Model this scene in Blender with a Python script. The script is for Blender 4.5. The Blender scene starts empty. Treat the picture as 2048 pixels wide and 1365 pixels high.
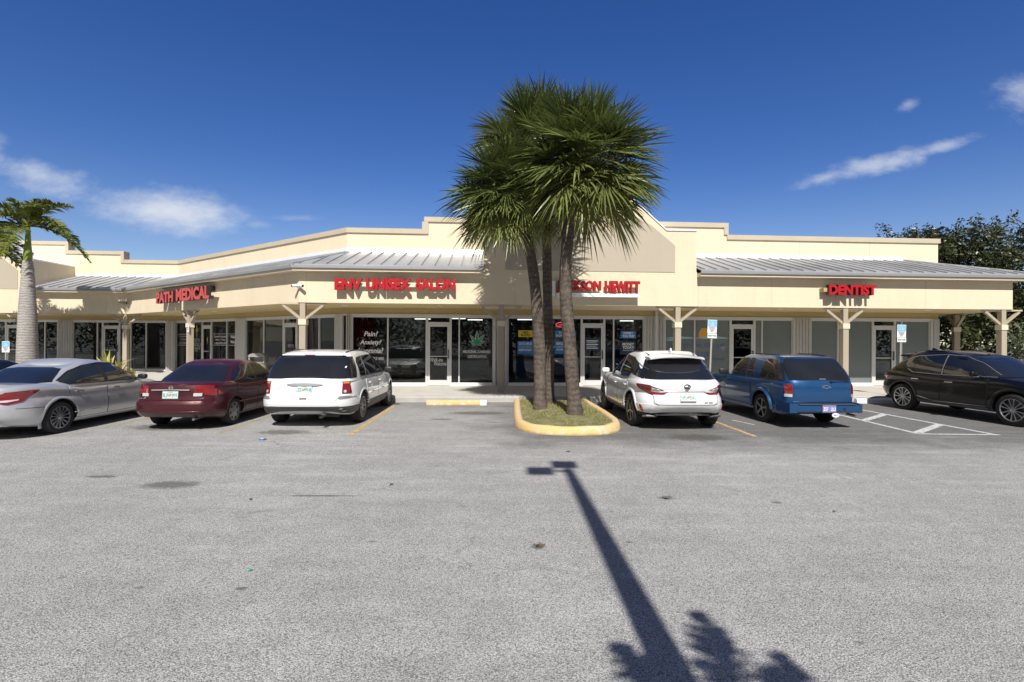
import bpy, bmesh, math, random
from mathutils import Vector, Matrix
R = math.radians
S = bpy.context.scene
COL = S.collection
rng = random.Random(7)

# ------------------------------------------------------------------ camera
cam_d = bpy.data.cameras.new('camera'); cam = bpy.data.objects.new('camera', cam_d); COL.objects.link(cam)
CH = 1.75
ROLL = 0.0056
cam.matrix_world = Matrix.Translation((0, 0, CH)) @ Matrix.Rotation(R(90), 4, 'X') @ Matrix.Rotation(ROLL, 4, 'Z')
cam_d.sensor_width = 36.0; cam_d.lens = 18.0
cam_d.clip_start = 0.05; cam_d.clip_end = 3000
S.camera = cam
# ------------------------------------------------------------------ sun, sky, exposure
SUN_EL = 46.0
sv = Vector((-0.0139, math.cos(R(SUN_EL)), -math.sin(R(SUN_EL))))
sun_d = bpy.data.lights.new('sun', 'SUN'); sun = bpy.data.objects.new('sun', sun_d); COL.objects.link(sun)
sun.rotation_euler = sv.to_track_quat('-Z', 'Y').to_euler()
sun_d.energy = 5.0; sun_d.angle = R(0.53); sun_d.color = (1.0, 0.965, 0.905)
S.view_settings.view_transform = 'Standard'; S.view_settings.look = 'None'
S.view_settings.exposure = 0.30; S.view_settings.gamma = 1.0

W = bpy.data.worlds.new("World"); S.world = W; W.use_nodes = True


class NT:
    """small helper to wire shader nodes"""
    def __init__(s, tree): s.t = tree; s.n = tree.nodes; s.l = tree.links
    def new(s, typ, **kw):
        nd = s.n.new(typ)
        for k, v in kw.items(): setattr(nd, k, v)
        return nd
    def put(s, sock, v):
        if hasattr(v, 'is_output') or isinstance(v, bpy.types.NodeSocket): s.l.new(v, sock)
        else: sock.default_value = v
    def math(s, op, a, b=None, c=None, clamp=False):
        nd = s.new('ShaderNodeMath', operation=op); nd.use_clamp = clamp
        s.put(nd.inputs[0], a)
        if b is not None: s.put(nd.inputs[1], b)
        if c is not None: s.put(nd.inputs[2], c)
        return nd.outputs[0]
    def mixc(s, f, a, b, mode='MIX'):
        nd = s.new('ShaderNodeMix', data_type='RGBA', blend_type=mode)
        s.put(nd.inputs[0], f)
        s.put(nd.inputs[6], a if not isinstance(a, tuple) else a + (1,) * (4 - len(a)))
        s.put(nd.inputs[7], b if not isinstance(b, tuple) else b + (1,) * (4 - len(b)))
        return nd.outputs[2]
    def noise(s, vec, scale, detail=3, rough=0.55):
        nd = s.new('ShaderNodeTexNoise'); nd.inputs['Scale'].default_value = scale
        nd.inputs['Detail'].default_value = detail; nd.inputs['Roughness'].default_value = rough
        if vec is not None: s.l.new(vec, nd.inputs['Vector'])
        return nd.outputs['Fac']
    def vor(s, vec, scale, feature='F1', out='Distance'):
        nd = s.new('ShaderNodeTexVoronoi', feature=feature); nd.inputs['Scale'].default_value = scale
        if vec is not None: s.l.new(vec, nd.inputs['Vector'])
        return nd.outputs[out]
    def ramp(s, f, stops):
        nd = s.new('ShaderNodeValToRGB'); cr = nd.color_ramp
        while len(cr.elements) > 1: cr.elements.remove(cr.elements[-1])
        for i, (p, c) in enumerate(stops):
            e = cr.elements[0] if i == 0 else cr.elements.new(p)
            e.position = p
            if not isinstance(c, tuple): c = (c, c, c)
            e.color = c + (1,) * (4 - len(c))
        s.l.new(f, nd.inputs[0]); return nd.outputs[0]
    def smooth(s, v, a, b):
        nd = s.new('ShaderNodeMapRange', interpolation_type='SMOOTHSTEP'); s.put(nd.inputs[0], v)
        nd.inputs[1].default_value = a; nd.inputs[2].default_value = b
        return nd.outputs[0]
    def mapv(s, vec, scale=(1, 1, 1), rot=(0, 0, 0), loc=(0, 0, 0)):
        nd = s.new('ShaderNodeMapping'); s.l.new(vec, nd.inputs[0])
        nd.inputs[1].default_value = loc; nd.inputs[2].default_value = rot; nd.inputs[3].default_value = scale
        return nd.outputs[0]


def build_world():
    nt = NT(W.node_tree); nt.n.clear()
    out = nt.new('ShaderNodeOutputWorld'); bg = nt.new('ShaderNodeBackground')
    nt.l.new(bg.outputs[0], out.inputs[0]); bg.inputs[1].default_value = 0.072
    sky = nt.new('ShaderNodeTexSky', sky_type='NISHITA')
    sky.sun_disc = False; sky.sun_elevation = R(SUN_EL); sky.sun_rotation = R(180)
    sky.altitude = 0; sky.air_density = 1.0; sky.dust_density = 0.02; sky.ozone_density = 3.2
    tc = nt.new('ShaderNodeTexCoord'); sep = nt.new('ShaderNodeSeparateXYZ'); nt.l.new(tc.outputs['Generated'], sep.inputs[0])
    x, y, z = sep.outputs
    yy = nt.math('MAXIMUM', y, 0.02)
    a = nt.math('DIVIDE', x, yy); b = nt.math('DIVIDE', z, yy)
    comb = nt.new('ShaderNodeCombineXYZ'); nt.l.new(a, comb.inputs[0]); nt.l.new(b, comb.inputs[1])
    v = comb.outputs[0]
    n1 = nt.noise(nt.mapv(v, (1, 2.2, 1)), 7.0, 9, 0.66)
    n2 = nt.noise(nt.mapv(v, (1, 1.6, 1), (0, 0, R(20))), 26.0, 6, 0.6)
    nn = nt.math('ADD', nt.math('MULTIPLY', n1, 0.72), nt.math('MULTIPLY', n2, 0.28))
    total = None
    # direction centres (tan azimuth, tan elevation), half sizes, tilt, density
    for (ca, cb, ra, rb, rot, den) in [
            (-.672, .250, .150, .042, -3, .96), (-.915, .315, .115, .038, -15, .62), (-1.02, .365, .045, .040, 0, .55),
            (.700, .345, .150, .022, 14, .66), (.615, .325, .080, .015, 17, .6), (.84, .385, .085, .015, 16, .55), (1.0, .49, .075, .048, 20, .5),
            (.77, .465, .028, .012, 25, .34), (-.50, .225, .035, .010, 0, .30), (-.42, .238, .06, .008, 0, .28)]:
        da = nt.math('SUBTRACT', a, ca); db = nt.math('SUBTRACT', b, cb)
        c, s_ = math.cos(R(rot)), math.sin(R(rot))
        u = nt.math('DIVIDE', nt.math('ADD', nt.math('MULTIPLY', da, c), nt.math('MULTIPLY', db, s_)), ra)
        w = nt.math('DIVIDE', nt.math('SUBTRACT', nt.math('MULTIPLY', db, c), nt.math('MULTIPLY', da, s_)), rb)
        d = nt.math('SQRT', nt.math('ADD', nt.math('MULTIPLY', u, u), nt.math('MULTIPLY', w, w)))
        e = nt.math('SUBTRACT', 1.34 if ca == -.672 else 1.15, d)
        e = nt.math('ADD', e, nt.math('MULTIPLY', nt.math('SUBTRACT', nn, 0.5), 2.3 if ca == -.672 else 3.4))
        m = nt.math('MULTIPLY', nt.smooth(e, 0.0, 1.5), den)
        total = m if total is None else nt.math('MAXIMUM', total, m)
    total = nt.math('MULTIPLY', total, nt.smooth(y, 0.05, 0.15))
    hsv = nt.new('ShaderNodeHueSaturation'); hsv.inputs['Hue'].default_value = .518; nt.l.new(sky.outputs[0], hsv.inputs['Color'])
    away = nt.smooth(y, -.35, .45)      # the half of the sky towards the sun is paler, the half away from it deeper blue
    nt.l.new(nt.math('SUBTRACT', nt.math('MULTIPLY_ADD', away, .70, .60), nt.math('MULTIPLY', nt.smooth(z, .32, .02), .20)), hsv.inputs['Saturation']); nt.l.new(nt.math('MULTIPLY_ADD', away, .46, .72), hsv.inputs['Value'])
    col = nt.mixc(total, hsv.outputs[0], (8.2, 8.7, 9.6))
    nt.l.new(col, bg.inputs[0])


build_world()

# ------------------------------------------------------------------ materials
MATS = {}


def mat(name, col=(.5, .5, .5), rough=.6, metal=0.0, coat=0.0, spec=.5, emit=None, estr=0, var=0.0, vscale=3.0, bump=0.0, bscale=40.0):
    if name in MATS: return MATS[name]
    m = bpy.data.materials.new(name); m.use_nodes = True; MATS[name] = m
    nt = NT(m.node_tree); b = nt.n['Principled BSDF']
    b.inputs['Base Color'].default_value = col + (1,)
    b.inputs['Roughness'].default_value = rough; b.inputs['Metallic'].default_value = metal
    b.inputs['Coat Weight'].default_value = coat; b.inputs['Coat Roughness'].default_value = 0.03
    b.inputs['Specular IOR Level'].default_value = spec
    if emit: b.inputs['Emission Color'].default_value = emit + (1,); b.inputs['Emission Strength'].default_value = estr
    geo = nt.new('ShaderNodeNewGeometry')
    if var:
        n = nt.noise(geo.outputs['Position'], vscale, 6, .62)
        f = nt.math('MULTIPLY_ADD', n, 2 * var, 1 - var)
        cc = nt.new('ShaderNodeCombineColor')
        for i in range(3): nt.l.new(nt.math('MULTIPLY', f, col[i]), cc.inputs[i])
        nt.l.new(cc.outputs[0], b.inputs['Base Color'])
    if bump:
        n = nt.noise(geo.outputs['Position'], bscale, 4, .6)
        bp = nt.new('ShaderNodeBump'); bp.inputs['Strength'].default_value = bump; bp.inputs['Distance'].default_value = .02
        nt.l.new(n, bp.inputs['Height']); nt.l.new(bp.outputs[0], b.inputs['Normal'])
    return m


def custom(name):
    m = bpy.data.materials.new(name); m.use_nodes = True; MATS[name] = m
    nt = NT(m.node_tree); return m, nt, nt.n['Principled BSDF'], nt.new('ShaderNodeNewGeometry').outputs['Position']


def m_asphalt():
    m, nt, b, pos = custom('asphalt')
    st = nt.vor(pos, 100); st2 = nt.vor(pos, 165, out='Color')
    fine = nt.noise(pos, 125, 2, .7)
    sp = nt.new('ShaderNodeSeparateXYZ'); nt.l.new(pos, sp.inputs[0]); x, y, _ = sp.outputs
    s2 = nt.new('ShaderNodeSeparateColor'); nt.l.new(st2, s2.inputs[0])
    g = nt.math('ADD', nt.math('MULTIPLY', nt.math('SUBTRACT', .62, st), .55), nt.math('MULTIPLY', nt.math('SUBTRACT', fine, .5), .9))
    g = nt.math('ADD', g, nt.math('MULTIPLY', nt.math('SUBTRACT', s2.outputs[0], .5), .42))
    spk = nt.ramp(nt.math('ADD', g, .25), [(0.0, (.115, .112, .107)), (.28, (.25, .244, .235)), (.52, (.395, .389, .379)), (.78, (.475, .468, .456)), (1.0, (.58, .571, .556))])
    big = nt.noise(pos, .42, 6, .6); mid = nt.noise(pos, 2.6, 6, .65)
    streak = nt.noise(nt.mapv(pos, (.45, 3.2, 1), (0, 0, R(2))), 1.0, 7, .68)
    f = nt.math('ADD', nt.math('MULTIPLY', big, .62), nt.math('ADD', nt.math('MULTIPLY', mid, .56), nt.math('MULTIPLY', streak, .46)))
    f = nt.math('ADD', f, .37)
    # sealed, darker surface in the right hand bays and along the kerb
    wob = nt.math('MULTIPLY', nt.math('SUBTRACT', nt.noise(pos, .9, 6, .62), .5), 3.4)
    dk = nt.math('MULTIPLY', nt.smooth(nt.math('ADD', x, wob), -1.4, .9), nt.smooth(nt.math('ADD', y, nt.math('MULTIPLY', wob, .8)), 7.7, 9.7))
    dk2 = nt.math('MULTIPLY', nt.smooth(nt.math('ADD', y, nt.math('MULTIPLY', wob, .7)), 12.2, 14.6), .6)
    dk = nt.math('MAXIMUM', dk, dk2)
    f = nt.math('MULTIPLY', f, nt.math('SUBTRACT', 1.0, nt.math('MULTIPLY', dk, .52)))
    col = nt.mixc(1.0, spk, f, 'MULTIPLY')
    # light drive lane sweep (dust worn smooth by tyres)
    lane = nt.math('MULTIPLY', nt.smooth(streak, .52, .75), nt.math('MULTIPLY', nt.smooth(y, 5.0, 7.0), nt.smooth(y, 11.5, 9.0)))
    col = nt.mixc(nt.math('MULTIPLY', lane, .38), col, (.52, .515, .50))
    # oil patches
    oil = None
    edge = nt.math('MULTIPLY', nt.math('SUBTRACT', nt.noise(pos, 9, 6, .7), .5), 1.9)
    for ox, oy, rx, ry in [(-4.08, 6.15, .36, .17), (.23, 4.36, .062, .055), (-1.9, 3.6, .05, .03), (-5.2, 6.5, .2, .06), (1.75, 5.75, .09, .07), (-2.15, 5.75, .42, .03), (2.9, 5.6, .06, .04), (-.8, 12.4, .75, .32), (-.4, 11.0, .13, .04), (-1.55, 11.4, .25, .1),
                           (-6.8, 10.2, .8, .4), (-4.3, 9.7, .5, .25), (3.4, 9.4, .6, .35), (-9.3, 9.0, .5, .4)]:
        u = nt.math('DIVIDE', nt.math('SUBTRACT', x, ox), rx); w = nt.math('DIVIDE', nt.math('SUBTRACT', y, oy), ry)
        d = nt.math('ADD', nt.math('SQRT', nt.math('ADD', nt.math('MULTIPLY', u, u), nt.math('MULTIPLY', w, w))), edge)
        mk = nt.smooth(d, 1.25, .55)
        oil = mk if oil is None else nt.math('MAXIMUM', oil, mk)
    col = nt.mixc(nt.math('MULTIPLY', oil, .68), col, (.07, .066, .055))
    # scattered dark specks and crack-like joints
    sp3 = nt.smooth(nt.vor(nt.mapv(pos, (1, 1.6, 1)), 1.3), .055, .025)
    col = nt.mixc(nt.math('MULTIPLY', sp3, .55), col, (.06, .055, .045))
    wp = nt.new('ShaderNodeVectorMath', operation='ADD'); nz = nt.new('ShaderNodeTexNoise'); nz.inputs['Scale'].default_value = 1.6; nz.inputs['Detail'].default_value = 6; nt.l.new(pos, nz.inputs['Vector']); nt.l.new(pos, wp.inputs[0])
    sc = nt.new('ShaderNodeVectorMath', operation='SCALE'); nt.l.new(nz.outputs['Color'], sc.inputs[0]); sc.inputs[3].default_value = .9; nt.l.new(sc.outputs[0], wp.inputs[1])
    ck = nt.smooth(nt.vor(wp.outputs[0], .42, 'DISTANCE_TO_EDGE'), .012, .004); ck = nt.math('MULTIPLY', ck, nt.smooth(big, .50, .62))
    col = nt.mixc(nt.math('MULTIPLY', ck, .38), col, (.10, .095, .085))
    nt.l.new(col, b.inputs['Base Color']); b.inputs['Roughness'].default_value = .92; b.inputs['Specular IOR Level'].default_value = .25
    bp = nt.new('ShaderNodeBump'); bp.inputs['Strength'].default_value = .55; bp.inputs['Distance'].default_value = .010
    nt.l.new(nt.math('ADD', nt.math('MULTIPLY', st, -1.0), fine), bp.inputs['Height']); nt.l.new(bp.outputs[0], b.inputs['Normal'])
    return m


def m_paint(name, col, wear=.45, scale=14):
    """line paint, worn through to the asphalt below"""
    m, nt, b, pos = custom(name)
    n = nt.math('ADD', nt.math('MULTIPLY', nt.noise(pos, scale, 6, .7), .6), nt.math('MULTIPLY', nt.noise(pos, 70, 2, .6), .4))
    f = nt.smooth(n, wear - .06, wear + .07)
    tr = nt.new('ShaderNodeBsdfTransparent'); mx = nt.new('ShaderNodeMixShader')
    c = nt.mixc(nt.noise(pos, 30, 4), tuple(k * .75 for k in col), col)
    nt.l.new(c, b.inputs['Base Color']); b.inputs['Roughness'].default_value = .75
    nt.l.new(f, mx.inputs[0]); nt.l.new(tr.outputs[0], mx.inputs[1]); nt.l.new(b.outputs[0], mx.inputs[2])
    nt.l.new(mx.outputs[0], nt.n['Material Output'].inputs[0]); return m


def m_stucco(name, col, blocks=True, stain=.10):
    m, nt, b, pos = custom(name)
    n = nt.noise(nt.mapv(pos, (1, 1, .35)), 1.3, 6, .65); n2 = nt.noise(pos, 14, 4, .6)
    f = nt.math('ADD', nt.math('MULTIPLY', n, 2 * stain), nt.math('MULTIPLY', n2, .10)); f = nt.math('ADD', f, 1 - stain - .05)
    f = nt.math('SUBTRACT', f, nt.math('MULTIPLY', nt.smooth(nt.noise(nt.mapv(pos, (4.5, 4.5, .22)), 1.0, 6, .7), .56, .78), .13))
    nt.l.new(nt.mixc(1.0, col, f, 'MULTIPLY'), b.inputs['Base Color']); b.inputs['Roughness'].default_value = .85
    b.inputs['Specular IOR Level'].default_value = .25
    h = nt.noise(pos, 55, 4, .65)
    if blocks:
        bk = nt.new('ShaderNodeTexBrick'); sp = nt.new('ShaderNodeSeparateXYZ'); nt.l.new(pos, sp.inputs[0])
        cb = nt.new('ShaderNodeCombineXYZ'); nt.l.new(nt.math('ADD', sp.outputs[0], nt.math('MULTIPLY', sp.outputs[1], .07)), cb.inputs[0]); nt.l.new(sp.outputs[2], cb.inputs[1])
        nt.l.new(cb.outputs[0], bk.inputs['Vector']); bk.inputs['Scale'].default_value = 1.0
        bk.inputs['Brick Width'].default_value = .406; bk.inputs['Row Height'].default_value = .203; bk.inputs['Mortar Size'].default_value = .006
        bk.inputs['Color1'].default_value = bk.inputs['Color2'].default_value = (1, 1, 1, 1); bk.inputs['Mortar'].default_value = (.55, .55, .55, 1)
        h = nt.math('ADD', nt.math('MULTIPLY', h, .5), bk.outputs['Color'])
    bp = nt.new('ShaderNodeBump'); bp.inputs['Strength'].default_value = .35; bp.inputs['Distance'].default_value = .008
    nt.l.new(h, bp.inputs['Height']); nt.l.new(bp.outputs[0], b.inputs['Normal']); return m


def m_metalroof():
    m, nt, b, pos = custom('galvanised_roof')
    n = nt.noise(pos, .8, 5, .6)
    nt.l.new(nt.ramp(n, [(.3, (.33, .335, .34)), (.5, (.41, .415, .42)), (.72, (.48, .485, .49))]), b.inputs['Base Color'])
    b.inputs['Metallic'].default_value = .35; nt.l.new(nt.math('MULTIPLY_ADD', n, .3, .3), b.inputs['Roughness']); return m


def m_glass(name, tint=.55, ior=1.65, rough=0.0):
    m, nt, b, pos = custom(name); nt.n.remove(b)
    tr = nt.new('ShaderNodeBsdfTransparent'); tr.inputs[0].default_value = (tint * .96, tint, tint * .98, 1)
    gl = nt.new('ShaderNodeBsdfGlossy'); gl.inputs['Roughness'].default_value = rough; gl.inputs[0].default_value = (.95, .97, 1, 1)
    fr = nt.new('ShaderNodeFresnel'); fr.inputs[0].default_value = ior
    nz = nt.noise(pos, .9, 2); bp = nt.new('ShaderNodeBump'); bp.inputs['Strength'].default_value = .03; bp.inputs['Distance'].default_value = .05
    nt.l.new(nz, bp.inputs['Height']); nt.l.new(bp.outputs[0], gl.inputs['Normal'])
    mx = nt.new('ShaderNodeMixShader'); nt.l.new(fr.outputs[0], mx.inputs[0]); nt.l.new(tr.outputs[0], mx.inputs[1]); nt.l.new(gl.outputs[0], mx.inputs[2])
    nt.l.new(mx.outputs[0], nt.n['Material Output'].inputs[0]); return m


def m_leaf(name, dark, light, trans=.25, rough=.45):
    m, nt, b, pos = custom(name)
    at = nt.new('ShaderNodeVertexColor'); at.layer_name = 'tint'
    sp = nt.new('ShaderNodeSeparateColor'); nt.l.new(at.outputs[0], sp.inputs[0])
    c = nt.mixc(sp.outputs[0], dark, light); c = nt.mixc(nt.math('MULTIPLY', sp.outputs[1], .8), c, (.26, .20, .075))
    nt.l.new(c, b.inputs['Base Color']); b.inputs['Roughness'].default_value = rough; b.inputs['Specular IOR Level'].default_value = .4
    tl = nt.new('ShaderNodeBsdfTranslucent'); nt.l.new(c, tl.inputs[0])
    mx = nt.new('ShaderNodeMixShader'); mx.inputs[0].default_value = trans
    nt.l.new(b.outputs[0], mx.inputs[1]); nt.l.new(tl.outputs[0], mx.inputs[2]); nt.l.new(mx.outputs[0], nt.n['Material Output'].inputs[0]); return m


def m_bark(name, c1, c2, ring=9.0, strength=1.0, rs=.5):
    m, nt, b, pos = custom(name)
    sp = nt.new('ShaderNodeSeparateXYZ'); nt.l.new(pos, sp.inputs[0])
    w = nt.new('ShaderNodeTexWave', wave_type='BANDS', bands_direction='Z'); nt.l.new(pos, w.inputs[0]); w.inputs['Scale'].default_value = ring
    w.inputs['Distortion'].default_value = 5; w.inputs['Detail'].default_value = 3; w.inputs['Detail Scale'].default_value = 2
    n = nt.noise(nt.mapv(pos, (1, 1, .6)), 22, 6, .7); n2 = nt.noise(pos, 2.2, 5, .6)
    f = nt.math('ADD', nt.math('MULTIPLY', w.outputs['Fac'], .35 * rs * 2), nt.math('MULTIPLY', n, .5)); f = nt.math('ADD', f, nt.math('MULTIPLY', n2, .4))
    nt.l.new(nt.ramp(f, [(.35, c1), (.95, c2)]), b.inputs['Base Color']); b.inputs['Roughness'].default_value = .95; b.inputs['Specular IOR Level'].default_value = .15
    bp = nt.new('ShaderNodeBump'); bp.inputs['Strength'].default_value = strength; bp.inputs['Distance'].default_value = .03
    nt.l.new(nt.math('ADD', nt.math('MULTIPLY', w.outputs['Fac'], rs), n), bp.inputs['Height']); nt.l.new(bp.outputs[0], b.inputs['Normal']); return m


def m_carpaint(name, col, metal=0.0, rough=.38, coat=1.0):
    m, nt, b, pos = custom(name)
    n = nt.noise(pos, 3.5, 5, .6)
    nt.l.new(nt.mixc(nt.math('MULTIPLY', n, .3), col, tuple(k * .86 for k in col)), b.inputs['Base Color'])
    b.inputs['Metallic'].default_value = metal; b.inputs['Roughness'].default_value = rough
    b.inputs['Coat Weight'].default_value = coat; nt.l.new(nt.math('MULTIPLY_ADD', n, .05, .01), b.inputs['Coat Roughness']); return m


def m_soil():
    m, nt, b, pos = custom('dry_grass_soil')
    n = nt.noise(pos, 5, 7, .7); n2 = nt.noise(pos, 45, 4, .7)
    c = nt.ramp(n, [(.32, (.26, .20, .12)), (.46, (.20, .20, .075)), (.60, (.36, .31, .16)), (.75, (.48, .40, .25))])
    nt.l.new(nt.mixc(nt.math('MULTIPLY', n2, .45), c, (.10, .09, .045)), b.inputs['Base Color']); b.inputs['Roughness'].default_value = .95
    bp = nt.new('ShaderNodeBump'); bp.inputs['Strength'].default_value = 1; bp.inputs['Distance'].default_value = .03
    nt.l.new(n2, bp.inputs['Height']); nt.l.new(bp.outputs[0], b.inputs['Normal']); return m


def m_kerb_yellow():
    m, nt, b, pos = custom('yellow_kerb_paint')
    n = nt.noise(pos, 5, 7, .7); n2 = nt.noise(pos, 32, 4, .6)
    c = nt.mixc(nt.smooth(n, .47, .60), (.66, .45, .18), (.58, .50, .37))
    sp = nt.new('ShaderNodeSeparateXYZ'); nt.l.new(pos, sp.inputs[0])
    low = nt.math('MULTIPLY', nt.smooth(nt.math('ADD', sp.outputs[2], nt.math('MULTIPLY', n, .10)), .095, .045), .7)
    c = nt.mixc(low, c, (.22, .15, .06))
    c = nt.mixc(nt.math('MULTIPLY', nt.smooth(n2, .57, .68), .7), c, (.36, .31, .21))
    nt.l.new(c, b.inputs['Base Color']); b.inputs['Roughness'].default_value = .8
    bp = nt.new('ShaderNodeBump'); bp.inputs['Strength'].default_value = .5; bp.inputs['Distance'].default_value = .012
    nt.l.new(n2, bp.inputs['Height']); nt.l.new(bp.outputs[0], b.inputs['Normal']); return m


m_asphalt(); m_paint('yellow_line', (.70, .48, .19), .47); m_paint('faded_yellow_line', (.60, .45, .20), .515); m_paint('white_line', (.66, .66, .64), .43)
m_paint('blue_line', (.16, .30, .52), .56)
m_stucco('cream_stucco', (.69, .59, .43)); m_stucco('soffit_cream', (.62, .50, .27), False, .06); m_stucco('taupe_stucco', (.44, .385, .305), True, .04)
m_stucco('taupe_post', (.40, .34, .26), False, .08); m_stucco('olive_header', (.50, .40, .20), False, .06)
m_metalroof(); m_kerb_yellow(); m_soil()
m_glass('shop_glass', .66, 1.5); mat('film_glass', (.155, .18, .18), .07, spec=.55, var=.08, vscale=1.5); m_glass('car_glass', .22, 1.7); m_glass('privacy_glass', .06, 1.7)
m_leaf('fan_palm_leaf', (.032, .052, .015), (.25, .295, .085), .2, .32); m_leaf('feather_palm_leaf', (.045, .075, .014), (.22, .24, .04), .25, .4)
m_leaf('broad_leaf', (.018, .028, .010), (.075, .085, .030), .15, .38); m_leaf('shrub_leaf', (.03, .045, .018), (.20, .23, .14), .12, .28)
m_leaf('variegated_leaf', (.16, .19, .035), (.50, .46, .16), .2, .45); m_leaf('grass_blade', (.10, .13, .03), (.38, .35, .13), .15, .6)
m_bark('cabbage_palm_bark', (.05, .042, .035), (.33, .262, .212), 2.6, .9, .10); m_bark('royal_palm_bark', (.22, .20, .18), (.46, .43, .40), 3.2, .3, .5)
m_bark('oak_bark', (.05, .04, .03), (.16, .13, .10), 4, 1.0)
mat('crownshaft', (.20, .26, .035), .4, var=.2)
mat('concrete', (.50, .475, .43), .9, var=.22, vscale=2.2, bump=.25, bscale=60); mat('kerb_concrete', (.42, .40, .37), .92, var=.28, vscale=3.0, bump=.3, bscale=60)
mat('aluminium', (.62, .62, .61), .45, .25, var=.06); mat('white_trim', (.80, .80, .79), .5, var=.04); mat('flashing', (.78, .79, .80), .4, .3, var=.06)
mat('shutter_metal', (.55, .55, .54), .5, .25, var=.12, vscale=1.2); mat('coping_taupe', (.47, .405, .30), .75, var=.12, vscale=1.5)
mat('cream_cap', (.68, .60, .46), .8, var=.08); mat('gutter_grey', (.30, .305, .31), .5, .3, var=.1)
mat('black_plastic', (.018, .018, .018), .45); mat('black_rubber', (.022, .022, .022), .85, bump=.2, bscale=90); mat('chrome', (.56, .55, .53), .24, .72); mat('dull_steel', (.36, .36, .37), .35, .9)
mat('alloy', (.52, .52, .54), .3, .85); mat('dark_alloy', (.10, .10, .105), .35, .8); mat('grey_hubcap', (.36, .36, .36), .4, .5)
mat('red_lens', (.20, .005, .005), .12, coat=1.0, spec=.7); mat('dark_red_lens', (.13, .008, .010), .1, coat=1.0); mat('amber_lens', (.62, .20, .02), .12, coat=1); mat('clear_lens', (.60, .60, .60), .12, .2, coat=1)
mat('plate_white', (.50, .60, .575), .5); mat('plate_teal', (.06, .27, .24), .5); mat('plate_orange', (.60, .20, .07), .5); mat('plate_purple', (.22, .20, .45), .4); mat('white_ink', (.80, .80, .80), .5)
mat('sign_red', (.40, .008, .014), .35, var=.06); mat('sign_faded_red', (.52, .075, .075), .5, var=.15, vscale=5); mat('letter_return', (.035, .022, .02), .5); mat('red_return', (.09, .012, .012), .5)
mat('interior_wall', (.16, .155, .145), .9, var=.1); mat('interior_floor', (.13, .12, .11), .6, var=.2); mat('blind_grey', (.36, .39, .38), .85, var=.06); mat('red_curtain', (.30, .015, .03), .8, var=.2)
mat('poster_blue', (.03, .20, .50), .5, var=.15); mat('poster_dark', (.015, .025, .06), .4); mat('poster_yellow', (.72, .56, .03), .5); mat('ink_black', (.02, .02, .02), .6); mat('ink_blue', (.05, .11, .30), .6); mat('ink_orange', (.62, .33, .04), .6)
mat('ink_pale_blue', (.30, .48, .52), .6); mat('leaf_green', (.03, .26, .13), .5); mat('ink_grey', (.40, .40, .40), .6); mat('gold', (.45, .34, .07), .5)
mat('ada_blue', (.22, .46, .66), .45, var=.1); mat('sign_white', (.74, .75, .74), .45, var=.05); mat('galvanised', (.50, .46, .40), .5, .5, var=.2); mat('wood_tan', (.45, .33, .19), .7, var=.15)
mat('bin_stone', (.42, .36, .29), .85, var=.15, vscale=20, bump=.3); mat('bin_grey', (.27, .26, .26), .5, var=.1); mat('pale_plastic', (.62, .62, .58), .5); mat('neon_red', (.8, .05, .08), .4, emit=(1, .06, .12), estr=2.2)
mat('lamp_white', (.9, .9, .9), .4, emit=(1, .97, .9), estr=3.0); mat('lamp_concrete', (.45, .44, .42), .9, var=.1); mat('bronze', (.06, .05, .04), .5); mat('canopy_blue', (.02, .17, .42), .5); mat('station_white', (.7, .7, .7), .6)
mat('litter_blue', (.06, .16, .42), .4); mat('litter_green', (.05, .30, .18), .25)
mat('lawn', (.10, .13, .04), .95, var=.35, vscale=1.5); mat('dead_leaf', (.12, .085, .05), .9, var=.3, vscale=30)
m_carpaint('silver_paint', (.58, .59, .61), .5, .32); m_carpaint('maroon_paint', (.060, .007, .011), .3, .4, .55); m_carpaint('white_paint', (.80, .80, .80), 0, .35); m_carpaint('pearl_paint', (.82, .82, .83), 0, .3)
m_carpaint('blue_paint', (.005, .064, .19), .4, .36); m_carpaint('black_paint', (.003, .003, .004), 0, .3, .22); m_carpaint('charcoal_paint', (.025, .025, .028), .3, .35); mat('grey_cladding', (.07, .07, .07), .5, var=.08)


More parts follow.
